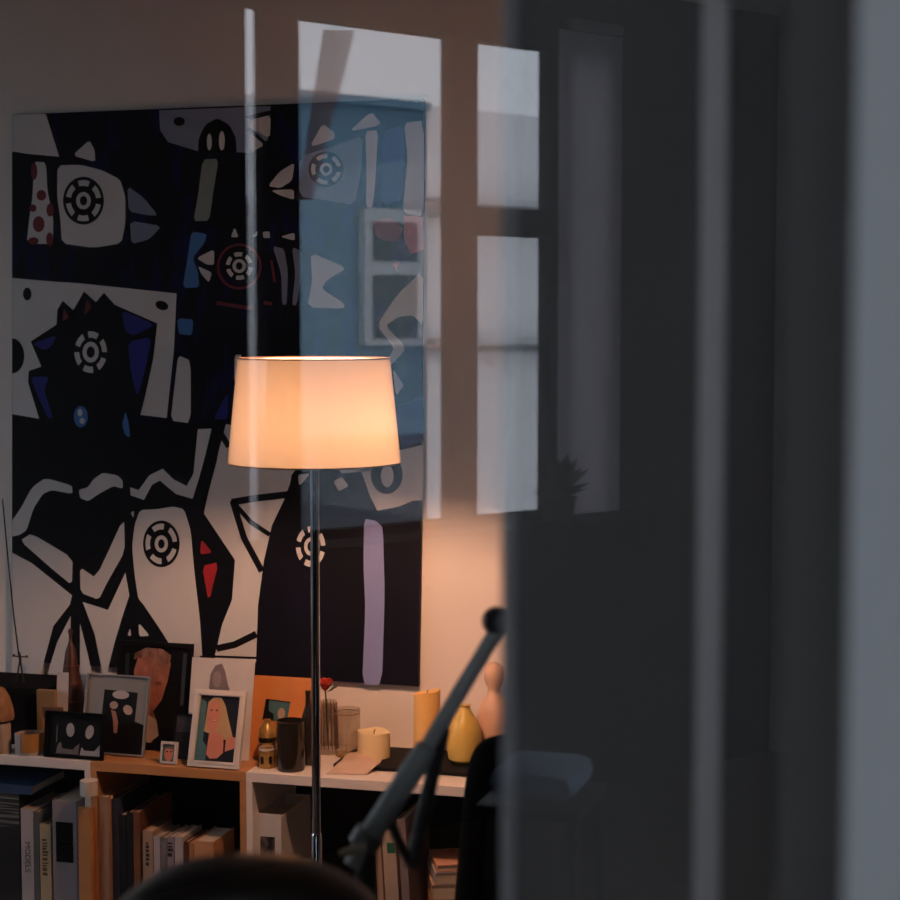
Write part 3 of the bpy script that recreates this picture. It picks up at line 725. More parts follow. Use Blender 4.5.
# lower left birds
P('p_white', [(42, 385), (120, 425), (270, 545), (262, 580), (200, 660), (152, 840), (42, 840)], Ee, smooth=False)
P('p_white', [(265, 622), (262, 840), (178, 840), (215, 720)], Ee, smooth=False); P('p_white', [(300, 650), (330, 770), (345, 840), (300, 840)], Ee, smooth=False)
P('p_white', [(310, 570), (405, 600), (470, 460), (485, 545), (460, 620), (430, 720), (400, 840), (385, 840), (355, 690)], Ee, smooth=False)
P('p_white', [(75, 340), (118, 313), (272, 405), (270, 507), (200, 450)], Ee); P('p_white', [(300, 440), (360, 480), (465, 252), (468, 380), (400, 500), (370, 562), (302, 535)], Ee)
P('p_white', [(490, 235), (503, 228), (500, 255)], Ee)
P('p_white', [(525, 225), (590, 222), (650, 212), (690, 222), (715, 300), (728, 450), (750, 640), (760, 800), (600, 800), (615, 705), (520, 565), (505, 470), (495, 360), (505, 280)], Ee)
P('p_black', [(440, 840), (460, 640), (500, 560), (525, 560), (625, 710), (700, 840)], Ee, lay=3)
P('p_white', [(478, 695), (488, 668), (492, 697)], Ee, lay=4); P('p_white', [(520, 648), (562, 697), (522, 699)], Ee, lay=4)
ringeye(605, 352, 69, 88, Ee, n=5, start=.3)
P('p_red', [(755, 335), (797, 385), (750, 392)], Ee); P('p_red', [(758, 435), (820, 420), (783, 572)], Ee)
pb.build('painted_surface', None, pt, normals=False)

# ------------------------------------------------------------------ framed photos on the shelf
def solve(f, a, b, goal):
    fa = f(a) < goal
    for _ in range(50):
        m_ = (a + b) / 2
        if (f(m_) < goal) == fa: a = m_
        else: b = m_
    return (a + b) / 2
def frame(name, label, cat, pl, pr, dy, ptop, yaw, lean, fm, bw, pics, t=.014, group='framed photos on the bookcases', legs=True, dz=.0008, mount=None):
    """pl/pr: bottom corners; ptop: height of the top left corner; pics: (material, polygon in 0..1 of the picture)"""
    y = YS + dy; yaw = math.radians(yaw); lean = math.radians(lean)
    z = ZT + dz; P0 = V((x_at(pl, y, z), y, z)); T = V((math.cos(yaw), -math.sin(yaw), 0))
    w = solve(lambda q: proj(P0 + T * q)[0], .005, 1.2, pr)
    R = Matrix.Rotation(-yaw, 4, 'Z') @ Matrix.Rotation(-lean, 4, 'X')
    h = solve(lambda q: proj(P0 + R @ V((0, 0, q)))[1], .01, 1.2, ptop)
    o = thing(name, label, cat, tuple(P0 + T * (w / 2)), (-lean, 0, -yaw), group)
    if bw:
        b = MB()
        b.box((-w / 2, -t, 0), (w / 2, 0, bw)).box((-w / 2, -t, h - bw), (w / 2, 0, h)).box((-w / 2, -t, bw), (-w / 2 + bw, 0, h - bw)).box((w / 2 - bw, -t, bw), (w / 2, 0, h - bw))
        if fm is M['fwhite']:
            i = bw * .62
            b.box((-w / 2 + i, -t - .003, i), (w / 2 - i, -t, i + .004)).box((-w / 2 + i, -t - .003, h - i - .004), (w / 2 - i, -t, h - i)).box((-w / 2 + i, -t - .003, i), (-w / 2 + i + .004, -t, h - i)).box((w / 2 - i - .004, -t - .003, i), (w / 2 - i, -t, h - i))
        b.build('frame', fm, o)
    b = MB(); iw, ih = w - 2 * bw, h - 2 * bw
    yb_ = -t * .45 if bw else -t
    b.box((-iw / 2, yb_, bw), (iw / 2, -.001, h - bw), pics[0][0])
    for k, (mm, pg) in enumerate(pics[1:]):
        b.poly([V((-iw / 2 + iw * u, yb_ - .0005 - .0002 * k, bw + ih * v)) for u, v in pg], mm)
    b.build('photo' if bw else 'panel', None, o, normals=False)
    if legs:
        yb2 = h * .16; zb2_ = yb2 * math.tan(lean) + .002
        MB().poly([(-.012, 0, h * .5), (.012, 0, h * .5), (.012, yb2, zb2_), (-.012, yb2, zb2_)]).poly([(-.012, .003, h * .5), (-.012, yb2 + .003, zb2_), (.012, yb2 + .003, zb2_), (.012, .003, h * .5)]).build('easel_back', M['black'], o)
    return o
def ell(cx, cy, rx, ry, n=22, rot=0): return [(cx + rx * math.cos(2 * PI * k / n) * math.cos(rot) - ry * math.sin(2 * PI * k / n) * math.sin(rot), cy + rx * math.cos(2 * PI * k / n) * math.sin(rot) + ry * math.sin(2 * PI * k / n) * math.cos(rot)) for k in range(n)]
sk2 = mat('photo_warm_skin', (.36, .14, .09), .4, (.12, .04, .025), (26, 26, 14), spec=.2); lip = mat('photo_lips', (.30, .05, .05), .4); dk = M['navy']
# big black frame with the man
frame('framed_photo', 'big black photo frame with a close portrait of a man', 'photo frame', 116, 190, .17, 640, 1, 7, M['fblack'], .013, [
    (M['fblack'], None),
    (mat('photo_dark_grey', (.012, .014, .018), .5, spec=.2), [(.04, .25), (.10, .25), (.10, .92), (.04, .92)]),
    (mat('photo_shine', (.035, .042, .055), .5, spec=.2), [(.90, .42), (.95, .42), (.98, .95), (.92, .95)]),
    (sk2, [(.22, .02), (.50, .02), (.58, .20), (.50, .34), (.62, .46), (.70, .66), (.74, .84), (.62, .93), (.42, .95), (.24, .90), (.18, .74), (.22, .50), (.26, .30), (.20, .14)]),
    (mat('photo_hair_brown', (.30, .15, .11), .4, (.08, .035, .025), (60, 60, 20), spec=.2), [(.42, .90), (.56, .80), (.72, .84), (.74, .92), (.60, .98), (.36, .99), (.18, .92), (.17, .86)]),
    (mat('photo_brow', (.14, .035, .02), .4), ell(.56, .63, .05, .02)), (lip, ell(.50, .52, .05, .02)),
    (M['skin_pale'], [(.30, .04), (.46, .02), (.60, .10), (.55, .26), (.44, .30), (.34, .20)])])
# silver frame, group of people
frame('framed_photo', 'silver grey photo frame with a small dark picture of a couple', 'photo frame', 82, 144.5, .085, 673, 1, 13, M['fsilver'], .004, [
    (mat('silver_mount', (.21, .215, .22), .4), None),
    (M['black'], [(.26, .16), (.82, .05), (.84, .80), (.28, .82)]), (M['black'], [(0, 0), (1, 0), (1, .38), (.86, .42), (.2, .44), (.0, .46)]),  # second black polygon: dark reflection painted across the lower half
    (M['light_ph'], ell(.56, .76, .14, .055)), (M['skin_pale'], ell(.46, .62, .07, .05)), (M['skin_pale'], ell(.70, .57, .08, .06, rot=-.4)),
    (mat('photo_lit_arm', (.35, .16, .13), .4), [(.42, .56), (.50, .54), (.56, .40), (.55, .26), (.50, .26), (.47, .42)])])
# black frame with two pale faces
frame('framed_photo', 'low black photo frame showing two pale faces and white lower edge', 'photo frame', 46, 104, .022, 710, 1, 6, M['fblack'], .007, [
    (M['black'], None),
    (M['light_ph'], ell(.42, .62, .075, .17)), (M['light_ph'], ell(.78, .60, .075, .17, rot=-.15)),
    (M['grey_ph'], [(.16, .03), (.58, .03), (.60, .30), (.52, .22), (.48, .14), (.28, .16), (.25, .32), (.20, .26)]),
    (M['light_ph'], [(.61, .02), (.99, .02), (.99, .32), (.94, .24), (.88, .14), (.70, .14), (.64, .22)]),
    (M['grey_ph'], [(.165, .30), (.18, .30), (.18, .72), (.165, .72)])])
# card with bust, woman frame, tiny frame, dark glass frame
frame('photo_print', 'white photo card with a grey hooded bust behind the white frame', 'photo card', 186, 249, .115, 657, 1, 11, None, 0, [
    (M['card'], None),
    (M['black'], [(.22, .56), (.30, .60), (.42, .58), (.56, .56), (.70, .62), (.76, .56)]),
    (M['grey_ph'], [(.36, .60), (.30, .70), (.31, .84), (.38, .93), (.48, .95), (.54, .88), (.60, .74), (.70, .58), (.50, .56)]),
    (mat('photo_grey_face', (.24, .20, .21), .5), ell(.42, .79, .07, .08))], t=.003, group='framed photos on the bookcases')
frame('framed_photo', 'white wooden photo frame with a blonde smiling woman', 'photo frame', 189, 240, .018, 689, 1, 17, M['fwhite'], .0165, [
    (M['navy'], None),
    (M['teal'], [(0, .2), (.16, .2), (.16, .9), (0, .95)]),
    (M['blonde'], [(.16, .45), (.20, .90), (.34, .99), (.52, .98), (.64, .86), (.78, .60), (.92, .36), (.70, .34), (.40, .40)]),
    (M['skin'], [(.24, .50), (.20, .70), (.24, .88), (.36, .95), (.48, .90), (.54, .72), (.48, .54), (.40, .44)]),
    (M['skin'], [(.28, .10), (.30, .40), (.40, .46), (.60, .44), (.68, .34), (.70, .14), (.56, .05), (.38, .04)]),
    (M['skin'], [(.74, .16), (.98, .22), (.98, .38), (.86, .40), (.74, .34)]),
    (lip, ell(.40, .62, .05, .015)), (M['fwhite'], ell(.40, .625, .035, .008)), (dk, ell(.30, .78, .03, .012)), (dk, ell(.44, .78, .03, .012)),
    (M['teal'], [(0, 0), (.28, .0), (.28, .22), (.12, .34), (0, .3)])])
frame('framed_photo', 'tiny silver photo frame with one pink face at the shelf edge', 'photo frame', 160.5, 177, .026, 741, 1, 13, M['fwhite'], .0045, [
    (M['teal'], None), (M['skin'], ell(.48, .48, .32, .44)), (M['grey_ph'], [(.14, .62), (.30, .70), (.62, .70), (.84, .62), (.86, .92), (.60, 1), (.3, 1), (.12, .9)]), (dk, ell(.34, .56, .08, .04)), (dk, ell(.64, .56, .08, .04))], t=.008)
frame('framed_photo', 'dark glass photo frame half hidden behind the blonde woman photo', 'photo frame', 172, 198, .085, 713, 1, 9, M['fblack'], .003, [
    (mat('photo_dim_grey', (.010, .009, .010), .5, spec=.2), None), (mat('photo_dim_violet', (.045, .033, .04), .5, (.01, .008, .01), (60, 60, 60)), [(.1, .6), (.9, .6), (.9, .95), (.1, .95)])], t=.006)
# amber board with small photo
frame('pin_board', 'amber board leaning on the wall with one small dark photo', 'board', 240.5, 309, .155, 674.5, 1, 12, None, 0, [
    (M['cork'], None),
    (M['teal'], [(.30, .46), (.66, .45), (.69, .70), (.33, .72)]), (M['black'], [(.30, .46), (.46, .46), (.46, .54), (.38, .58), (.38, .715), (.33, .72)]),
    (M['skin_pale'], ell(.57, .55, .055, .07)), (M['black'], [(.33, .705), (.69, .685), (.69, .70), (.33, .72)])], t=.008, group='framed photos on the bookcases')

# ------------------------------------------------------------------ turned things on the shelf
def turned(name, label, cat, px, dy, prof, mm, part=None, group=None, seg=40, dz=.0006):
    """prof: (half width in px, py) from the base up"""
    y = YS + dy; base = V((x_at(px, y, ZT), y, ZT + dz)); bx, by, dp = proj(base); s = dp / F
    o = thing(name, label, cat, tuple(base), group=group)
    pr_ = [(max(h, 0) * s, max(0, (by - py) * s * 1.004)) for h, py in prof]
    MB().lathe([(0, pr_[0][1])] + pr_ + [(0, pr_[-1][1])], seg=seg).build(part or 'body', mm, o)
    return o, s, by
o, s, by = turned('carved_statuette', 'maroon bottle shaped carved statuette with a thin neck', 'statuette', 72, .19, [(14, 749), (14, 715), (13, 700), (11, 685), (8, 670), (6.5, 660), (5, 650), (3, 645), (1.6, 640), (1.6, 634), (2.6, 631), (1.5, 628)], M['maroon'])
bandm = mat('carved_band', (.11, .03, .01), .5)
for py, hw_ in ((664, 7.4), (681, 10.6), (699, 13.3)):
    MB().lathe([(hw_ * s, (by - py) * s - .002), (hw_ * s + .0015, (by - py) * s), (hw_ * s, (by - py) * s + .002)]).build('carved_band', bandm, o)
o, s, by = turned('tealight_cup', 'small white and amber ceramic cup at the shelf front', 'cup', 29.5, .04, [(13.5, 757), (14, 752), (14.3, 733), (12.8, 732.5), (12.5, 745)], M['cup'])
ab = MB(); n_ = 14
for k in range(n_):
    a0, a1 = [-PI * .56 + (PI * .80) * q_ / n_ for q_ in (k, k + 1)]
    ab.poly([V((R_ * s * math.cos(a), R_ * s * math.sin(a), z_)) for R_, a, z_ in ((14.25, a0, 3 * s), (14.25, a1, 3 * s), (14.5, a1, 22 * s), (14.5, a0, 22 * s))])
ab.build('amber_glaze', M['amber'], o)
o, s, by = turned('smoked_glass_vase', 'dark smoked glass tumbler in front of the amber board', 'vase', 291, .055, [(13.5, 771), (14.5, 766), (14.3, 720), (13, 719.5), (12.8, 760)], M['smoke'])
# gold tealight jar in front of the board, twin on a little pile
o, s, by = turned('tealight_holder', 'small bright glass tealight holder beside the smoked tumbler', 'candle holder', 266.8, .06, [(7, 769), (7.8, 767), (8, 754), (7.6, 748), (6.8, 747.5), (6.6, 752)], M['gold'])
wn = MB()
for a in range(6):
    an = a * PI / 3 + .3; c0 = V((8.0 * s * math.cos(an), 8.0 * s * math.sin(an), 9 * s))
    wn.box(c0 - V((.004, .0015, .010)), c0 + V((.004, .0015, .010)), rot=Matrix.Rotation(an + PI / 2, 3, 'Z'))
wn.build('dark_panes', M['smoke'], o)
MB().lathe([(8.05 * s, 18 * s), (8.4 * s, 19 * s), (8.05 * s, 20.5 * s)]).build('rim_band', M['fwhite'], o)
o, s, by = turned('glass_bottle', 'squat gold glass bottle with dark waistband behind the tealight holder', 'bottle', 267.5, .105, [(7.5, 760), (8.5, 756), (8.5, 744), (8.8, 738), (8.5, 730), (6, 725), (3.5, 722), (3.5, 719)], M['gold'])
MB().lathe([(8.6 * s, (by - 741) * s), (9.2 * s, (by - 739) * s), (8.9 * s, (by - 736) * s)]).build('waistband', M['smoke'], o)
# dark bottle behind the lamp pole
o, s, by = turned('slim_bottle', 'dark slim bottle standing just behind the chrome lamp pole', 'bottle', 308.5, .12, [(7.5, 763), (7.5, 728), (6.5, 716), (3, 705), (2.6, 694), (3, 693), (3, 690)], M['smoke'])
# rose in a ribbed vase
o, s, by = turned('ribbed_vase', 'ribbed clear glass vase behind the lamp pole', 'vase', 328, .25, [(9.5, 753), (10, 746), (9, 700), (8.6, 700), (9.4, 744)], M['clear'], part='vase_glass')
rb_ = MB()
for k in range(16):
    a = 2 * PI * k / 16; rb_.tube([(10.1 * s * math.cos(a), 10.1 * s * math.sin(a), 6 * s), (9.1 * s * math.cos(a), 9.1 * s * math.sin(a), 52 * s)], .0012, seg=6)
rb_.build('glass_ribs', mat('brown_glass_rib', (.16, .08, .04), .3), o)
vb = o.location.copy()
rs = thing('rose', 'dried red rose standing in the ribbed glass vase', 'flower', (vb.x, vb.y, vb.z + .027))
hx, hz = -6 * s, 61 * s
MB().tube([(0, 0, 0), (hx * .2, 0, hz * .5), (hx * .4, 0, hz * .9)], .0022, M['leaf'], seg=8).build('stem', None, rs)
fl = MB()
for ring, (n_, rr, hh, tl) in enumerate(((3, .006, .020, .1), (5, .012, .021, .35), (6, .018, .019, .7))):
    for k in range(n_):
        a = 2 * PI * k / n_ + ring
        rot = Matrix.Rotation(a, 3, 'Z') @ Matrix.Rotation(tl, 3, 'Y')
        fl.ball((hx * .4 + rr * .6 * math.cos(a), rr * .6 * math.sin(a), hz * .9 + .014), 1, sub=2, sc=(.004, .012, hh * .9), rot=rot)
fl.build('flower_head', M['rose'], rs)
lf = MB()
for a, l, z_ in ((3.0, .055, .84), (.2, .035, .86), (2.7, .03, .93)):
    b0 = V((hx * .2, 0, hz * z_)); d_ = V((math.cos(a), math.sin(a) * .4, .55)); n2 = V((-math.sin(a) * .3, math.cos(a), .3)) * .012
    lf.poly([b0, b0 + d_ * l * .5 + n2, b0 + d_ * l, b0 + d_ * l * .5 - n2])
lf.build('leaves', M['leaf'], rs)
# clear glass cylinder on a saucer
o, s, by = turned('glass_cylinder', 'clear straight glass hurricane cylinder next to the ribbed vase', 'candle holder', 347.5, .24, [(12.5, 752), (13, 748), (13, 708), (12.4, 708), (12.4, 747)], M['clear'], part='glass_wall')
MB().lathe([(0, .002), (12 * s, .002), (12 * s, 3.5 * s), (0, 4 * s)]).build('glass_foot', M['gold'], o)
MB().lathe([(13.1 * s, 43.2 * s), (13.3 * s, 43.8 * s), (12.6 * s, 44.2 * s)]).build('glass_rim', mat('brown_glass_rim', (.25, .14, .09), .3), o)
# candles
def candle(name, label, px, dy, hw_, pt_, pb_, mm, slant=0.0, seg=40):
    y = YS + dy; base = V((x_at(px, y, ZT), y, ZT + .0145)); bx, by, dp = proj(base); s = dp / F
    r, h = hw_ * s, (by - pt_) * s
    o = thing(name, label, 'candle', tuple(base), group='candles on the slate board')
    b = MB(); n = seg; bot, top, inn = [], [], []
    for k in range(n):
        a = 2 * PI * k / n; wob = .0025 * math.sin(3 * a + px) if slant else 0
        bot.append(b.b.verts.new((r * math.cos(a), r * math.sin(a), 0)))
        top.append(b.b.verts.new((r * .99 * math.cos(a), r * .99 * math.sin(a), h + slant * r * math.cos(a) + wob)))
        inn.append(b.b.verts.new((r * .72 * math.cos(a), r * .72 * math.sin(a), h - .008 + slant * r * .7 * math.cos(a))))
    for k in range(n):
        j = (k + 1) % n
        for q in ((bot[k], bot[j], top[j], top[k]), (top[k], top[j], inn[j], inn[k])): f = b.b.faces.new(q); f.smooth = True
    b.b.faces.new(bot[::-1]); b.b.faces.new(inn); b.build('wax', mm, o)
    MB().tube([(0, 0, h - .009), (.001, 0, h + .001), (.004, 0, h + .006)], .0012, seg=8).build('wick', M['ink'], o)
    return o
candle('pillar_candle', 'short cream candle stub on the slate board', 374, .20, 16.5, 731, 757, M['wax'], -.06)
candle('pillar_candle', 'tall golden pillar candle with uneven rim', 427, .235, 13.5, 691, 760, M['wax_gold'], .22)
# yellow gourd vase and blush vase near the right end
o, s, by = turned('gourd_vase', 'yellow glazed gourd vase right of the slanting grey tube', 'vase', 464.5, .20, [(10, 763), (16, 758), (18, 745), (17, 730), (12, 718), (7, 711), (5.5, 706), (6.5, 704)], M['yellow'], dz=.0125)
o, s, by = turned('blush_vase', 'pale blush ceramic vase with a small head behind the yellow gourd vase', 'vase', 494, .28, [(13, 765), (17, 757), (18, 735), (17, 715), (13, 701), (7, 694), (6, 688), (9, 682), (10.5, 674), (9, 666), (4, 662)], M['blush'], dz=.0125)
# slate board with pink napkin
y0_, y1_ = YS + .05, YS + .325
xs0, xs1 = x_at(327, y0_, ZT), x_at(474, y0_, ZT)
tag(MB().box((xs0 + .0, y0_ + .05, ZT + .001), (xs1 + .13, y1_, ZT + .012), bev=.002).build('slate_board', M['slate']), 'long black slate board under the candles', 'board')
nb = MB()
nx, ny = 14, 10
na = V((x_at(326, YS + .03, ZT), YS + .012, 0)); gv = {}
for i in range(nx + 1):
    for j in range(ny + 1):
        u, v = i / nx, j / ny
        zz = ZT + .014 + .006 * (1 + math.sin(u * 9 + v * 4)) * (.4 + .6 * v) * .5 + .012 * max(0, 1 - abs(u - .45) * 3) * (v)
        if v < .22: zz = ZT + .0015 + .0125 * v / .22
        gv[i, j] = nb.b.verts.new((na.x + .105 * u + .015 * v + .01 * math.sin(v * 5), na.y + (.02 + .19 * v) + .02 * u * (1 - v), zz))
for i in range(nx):
    for j in range(ny):
        f = nb.b.faces.new((gv[i, j], gv[i + 1, j], gv[i + 1, j + 1], gv[i, j + 1])); f.smooth = True
nk = tag(nb.build('napkin', M['napkin']), 'crumpled pink napkin on the left end of the slate board', 'napkin')
so = nk.modifiers.new('thickness', 'SOLIDIFY'); so.thickness = .0012; so.offset = 1
# black loudspeaker box with the wire figure
y = YS + .115; xa_, xb_ = x_at(-44, y, ZT), x_at(47.5, y, ZT); zt_ = on_y(20, 688, y).z
sp_ = thing('black_box', 'plain black box at the left end of the white bookcase top', 'box', ((xa_ + xb_) / 2, y, ZT + .001))
w = xb_ - xa_
MB().box((-w / 2, 0, 0), (w / 2, .20, zt_ - ZT - .001), bev=.004).build('box_body', M['fblack'], sp_)
MB().box((-w / 2 + .012, -.004, .012), (w / 2 - .012, 0, zt_ - ZT - .013), bev=.001).build('front_panel', mat('grille_cloth', (.006, .006, .007), .95, (.003, .003, .004), (300, 300, 300), spec=.1), sp_)
yf = y + .07; bz = zt_ + .0005
X = lambda px, py: on_y(px, py, yf)
wf = thing('wire_figure', 'thin black wire figure with a very long stick on the plain black box', 'figurine', (x_at(20, yf, bz), yf, bz)); WL = wf.location
q = lambda px, py, dz=0: X(px, py) - WL
ft = lambda px: V((x_at(px, yf, bz), yf, bz + .001)) - WL
MB().tube([q(2.5, 499), q(8, 560), q(14, 618), q(18.8, 655)], [.0018, .002, .0022, .0024], seg=8).build('stick', M['black_metal'], wf)
MB().tube([q(18.8, 652), q(20.5, 661)], .0042, seg=8).tube([q(12.5, 656), q(19.5, 656.5), q(28, 657)], .0022, seg=8).tube([q(20, 660), ft(16.3)], .0026, seg=8).tube([q(20.3, 660), ft(23.5)], .0026, seg=8).ball(q(14, 655), .004, sub=2).ball(q(26.5, 656.5), .0042, sub=2).build('figure_body', M['black_metal'], wf)
frame('greeting_card', 'plain white card leaning behind the maroon statuette', 'card', 55.5, 67, .106, 672, 1, 5, None, 0, [(M['card'], None)], t=.002, legs=False)
# straw hat figure at the far left, tan wooden block and white folded card
o, s, by = turned('straw_figure', 'small tan straw figure with a rounded hood beside the ceramic cup', 'figurine', 1, .03, [(10, 756), (10.5, 750), (10, 724), (9, 722)], M['straw_light'], part='skirt')
MB().lathe([(0, 33 * s), (13 * s, 33 * s), (14 * s, 36 * s), (13 * s, 44 * s), (9.5 * s, 56 * s), (5 * s, 64 * s), (0, 67 * s)]).build('hood', M['tan'], o)
y = YS + .085; xa_, xb_ = x_at(37.5, y, ZT), x_at(55, y, ZT); zt_ = on_y(46, 691, y).z
wb = thing('wooden_block_stand', 'tan wooden stand with a cross board behind the low black frame', 'stand', ((xa_ + xb_) / 2, y, ZT + .001)); w = xb_ - xa_; h = zt_ - ZT
MB().box((-w / 2, 0, 0), (-w / 2 + .016, .018, h * .72)).build('post', M['tan_wood'], wb)
MB().box((-w / 2, 0, h * .72), (w / 2, .018, h)).build('head_board', M['tan_wood'], wb)
MB().box((-w / 2 + .016, .002, h * .60), (w / 2 + .018, .018, h * .715)).build('cross_board', mat('rose_wood_strip', (.17, .08, .06), .6), wb)

# ------------------------------------------------------------------ dark chairs and the boom arm in front
def rounded_back(w, h, d, nseg=24, ex=.55, taper=0):
    """upholstered pad with rounded outline: superellipse slab"""
    b = MB(); rings = []
    for yy, sc in ((0, .80), (.12, .93), (.35, 1), (.65, 1), (.88, .93), (1, .80)):
        r = []
        for k in range(nseg * 2):
            a = 2 * PI * k / (nseg * 2); ca, sa = math.cos(a), math.sin(a)
            e = ex
            x = math.copysign(abs(ca) ** e, ca) * w / 2 * (1 - (1 - sc) * d * 2 / w); z = math.copysign(abs(sa) ** e, sa) * h / 2 * (1 - (1 - sc) * d * 2 / h)
            x *= 1 - taper * (z / h + .5)
            bow = .18 * w * (2 * x / w) ** 2 * .5
            r.append(b.b.verts.new((x, yy * d - d / 2 - bow, z)))
        rings.append(r)
    n = nseg * 2
    for a_, c_ in zip(rings, rings[1:]):
        for k in range(n): f = b.b.faces.new((a_[k], a_[(k + 1) % n], c_[(k + 1) % n], c_[k])); f.smooth = True
    b.b.faces.new(rings[0][::-1]).smooth = True; b.b.faces.new(rings[-1]).smooth = True
    return b
def office_chair(label, loc, rz, top, wide, hx_=.55, head=True):
    pad = M['leather'] if head else M['black_cloth']
    t = thing('office_chair', label, 'chair', (loc[0], loc[1], 0), (0, 0, rz))
    hb = .22 if head else 0
    if head:
        o_ = rounded_back(wide, hb, .11, ex=hx_).build('headrest', pad, t); o_.location = (0, .02, top - hb / 2)
    bh = top - hb - .52
    o_ = rounded_back(max(wide * 1.15, .46), bh, .10, ex=hx_ if not head else .55, taper=0 if head else .22).build('backrest', pad, t); o_.location = (0, 0, .53 + bh / 2)
    MB().box((-.24, -.50, .42), (.24, -.02, .51), bev=.035).build('seat', pad, t, smooth=True)
    MB().tube([(0, -.25, .10), (0, -.25, .42)], .025).build('gas_column', M['black_metal'], t)
    for s_ in (-1, 1):
        MB().tube([(s_ * .27, -.06, .46), (s_ * .28, -.06, .67), (s_ * .28, -.36, .68), (s_ * .27, -.40, .46)], .016).build('armrest', M['black_metal'], t)
    for k in range(5):
        a = 2 * PI * k / 5 + .3; e = V((.29 * math.cos(a), -.25 + .29 * math.sin(a), .075))
        l_ = MB().tube([(0, -.25, .11), tuple(e)], [.024, .015]).build('base_spoke', M['black_metal'], t)
        MB().lathe([(0, -.01), (.028, -.01), (.028, .01), (0, .01)], seg=20).build('caster', M['black_metal'], l_)
        c_ = l_.children[0]; c_.location = (e.x, e.y, .029); c_.rotation_euler = (PI / 2, 0, a)
    return t
hc = at_depth(246, 900, 1.45)
ztc = at_depth(246, 865, 1.45).z
office_chair('black leather office chair with rounded headrest in front of the bookcase', (hc.x, hc.y), .28, ztc, .262, .85)
rc_ = at_depth(584, 900, 2.8); ztr = at_depth(606, 738, 2.8).z
office_chair('black high backed chair half hidden by the dark sliding door leaf', (rc_.x, rc_.y), .25, ztr, .40, .2, False)

# boom arm on a stand
bd = 1.98
Q = lambda px, py, d=bd: at_depth(px, py, d)
top_, mid_, low_ = Q(491, 640), Q(424, 752), Q(354, 866)
jn = Q(366, 842)
bs = thing('boom_stand', 'dark grey tubular boom arm on a slim floor stand slanting up to the door', 'stand', (jn.x, jn.y, 0)); BL = bs.location
sub = lambda p: p - BL
u_ = bd / F
MB().tube([sub(Q(428, 745)), sub(Q(497, 630))], 8.0 * u_).build('inner_tube', M['tube'], bs)
MB().tube([sub(low_), sub(jn), sub(Q(420, 758)), sub(Q(427, 747))], [11 * u_, 12.2 * u_, 12.2 * u_, 10.5 * u_]).build('outer_tube', M['tube'], bs)
k_ = MB().ball(sub(Q(496, 621)), 14.5 * u_).build('end_knob', M['black_metal'], bs)
MB().tube([sub(Q(371, 832)), sub(Q(362, 846))], 16 * u_).build('clamp', M['tube_light'], bs)
MB().tube([sub(Q(366, 848, bd - .03)), sub(Q(352, 851, bd - .03)), sub(Q(339, 853, bd - .03))], [.006, .005, .003], seg=10).build('lever', M['beige'], bs)
MB().tube([sub(Q(443, 728, bd + .04)), sub(Q(424, 812, bd + .04)), sub(Q(411, 868, bd + .04))], 7.5 * u_).build('strut', M['black_metal'], bs)
MB().tube([sub(Q(411, 866, bd + .04)), sub(Q(398, 840, bd + .03)), sub(Q(386, 812, bd))], 5 * u_).build('strut_bracket', M['black_metal'], bs)
MB().tube([(0, 0, .08), (0, 0, jn.z - BL.z)], .012).build('stand_pole', M['black_metal'], bs)
for k in range(3):
    a = 2 * PI * k / 3 + .9
    MB().tube([(0, 0, .22), (.25 * math.cos(a), .25 * math.sin(a), .012)], .009).build('leg', M['black_metal'], bs)

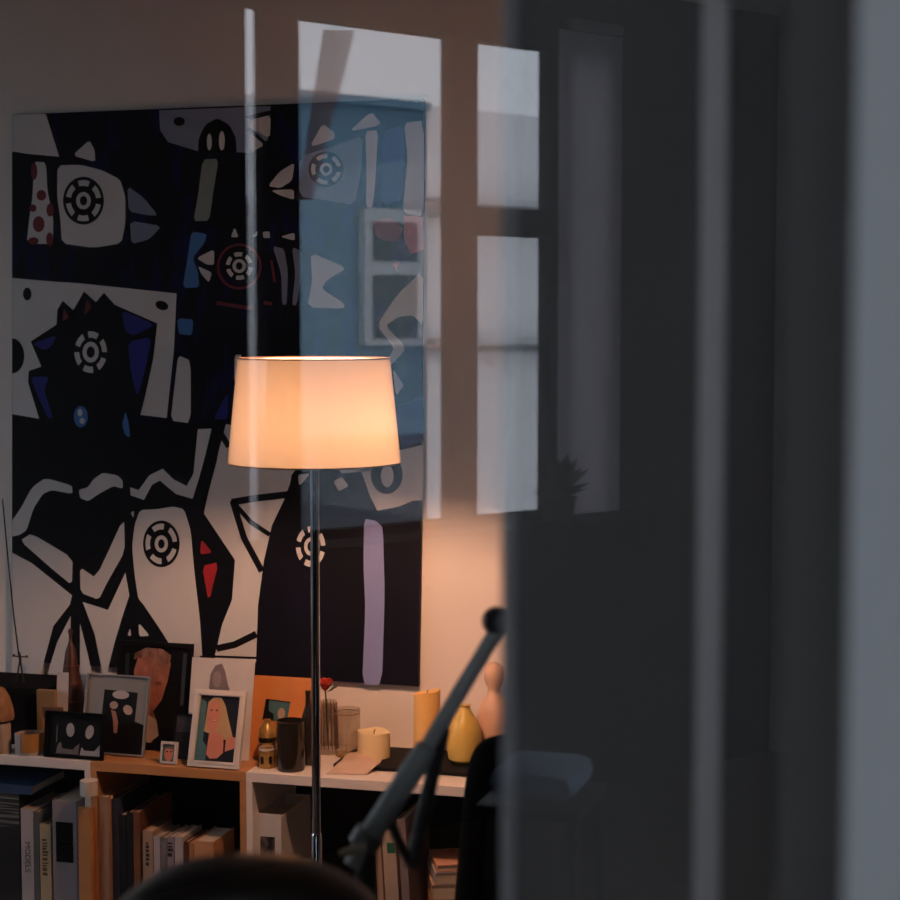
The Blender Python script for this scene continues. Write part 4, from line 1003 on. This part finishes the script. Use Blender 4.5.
# ------------------------------------------------------------------ things of the near room that only the door glass mirrors
pc = refl_d(541, 795, 4.2); zt_ = refl_d(541, 759, 4.2).z
ac = thing('stool', 'tall stool with a grey blue cushion mirrored faintly in the dark door leaf', 'stool', (pc.x, pc.y, 0), (0, 0, 1.0))
MB().box((-.115, -.10, zt_ - .065), (.115, .10, zt_), bev=.03).build('cushion', M['blue_cloth'], ac, smooth=True)
MB().box((-.14, -.12, zt_ - .10), (.14, .12, zt_ - .076), bev=.004).build('seat', M['black_metal'], ac)
for sx in (-.12, .12):
    for sy in (-.10, .10): MB().tube([(sx * 1.25, sy * 1.25, 0), (sx, sy, zt_ - .099)], .012).build('leg', M['black_metal'], ac)
pp = refl_x(555, 540, XL + .1)
pl_ = thing('potted_plant', 'dark leafy plant on the window sill mirrored in the dark door leaf', 'plant', (XL + .11, pp.y, zsill - .005))
MB().lathe([(0, 0), (.05, 0), (.065, .09), (.058, .09), (.05, .075), (0, .075)]).build('pot', M['pot'], pl_)
lv = MB()
for k in range(46):
    a = random.uniform(0, 2 * PI); l = random.uniform(.08, .2); el_ = random.uniform(.2, 1.3)
    d_ = V((math.cos(a) * math.cos(el_) * .45, math.sin(a) * math.cos(el_), math.sin(el_))); sd = d_.cross(V((0, 0, 1))).normalized() * l * .16
    b0 = V((0, 0, .08)); mid = b0 + d_ * l * .6
    lv.poly([b0, mid + sd, b0 + d_ * l + V((0, 0, -.02)), mid - sd])
lv.build('foliage', M['leaf'], pl_)
# curtain tied across the tall window
ct = MB(); ya, yb, za, zb = wins[1]
N, K = 16, 14
gq = {}
for i in range(N + 1):
    for j in range(K + 1):
        v = j / K
        p = refl_x(322 - 26 * v + (1 - v) * 16 * (i / N) + 14 * (i / N), 30 + 170 * v, XL + .06)
        gq[i, j] = ct.b.verts.new((XL + .06 + .012 * math.sin(i * 1.7), p.y, p.z))
for i in range(N):
    for j in range(K): f = ct.b.faces.new((gq[i, j], gq[i + 1, j], gq[i + 1, j + 1], gq[i, j + 1])); f.smooth = True
tag(ct.build('curtain', sheer_mat('pink_voile', (.62, .40, .40), .55, .35)), 'pink sheer curtain edge slanting across the top of the mirrored window', 'curtain')

# ------------------------------------------------------------------ sky
wd = bpy.data.worlds.new('overcast_sky'); scene.world = wd; wd.use_nodes = True
wd.node_tree.nodes['Background'].inputs['Color'].default_value = (*[c / 3.15 for c in SKY], 1)
wd.node_tree.nodes['Background'].inputs['Strength'].default_value = 3.15
scene.cycles.max_bounces = 10; scene.cycles.diffuse_bounces = 5; scene.cycles.transparent_max_bounces = 12
scene.cycles.sample_clamp_indirect = 6
scene.cycles.use_denoising = True
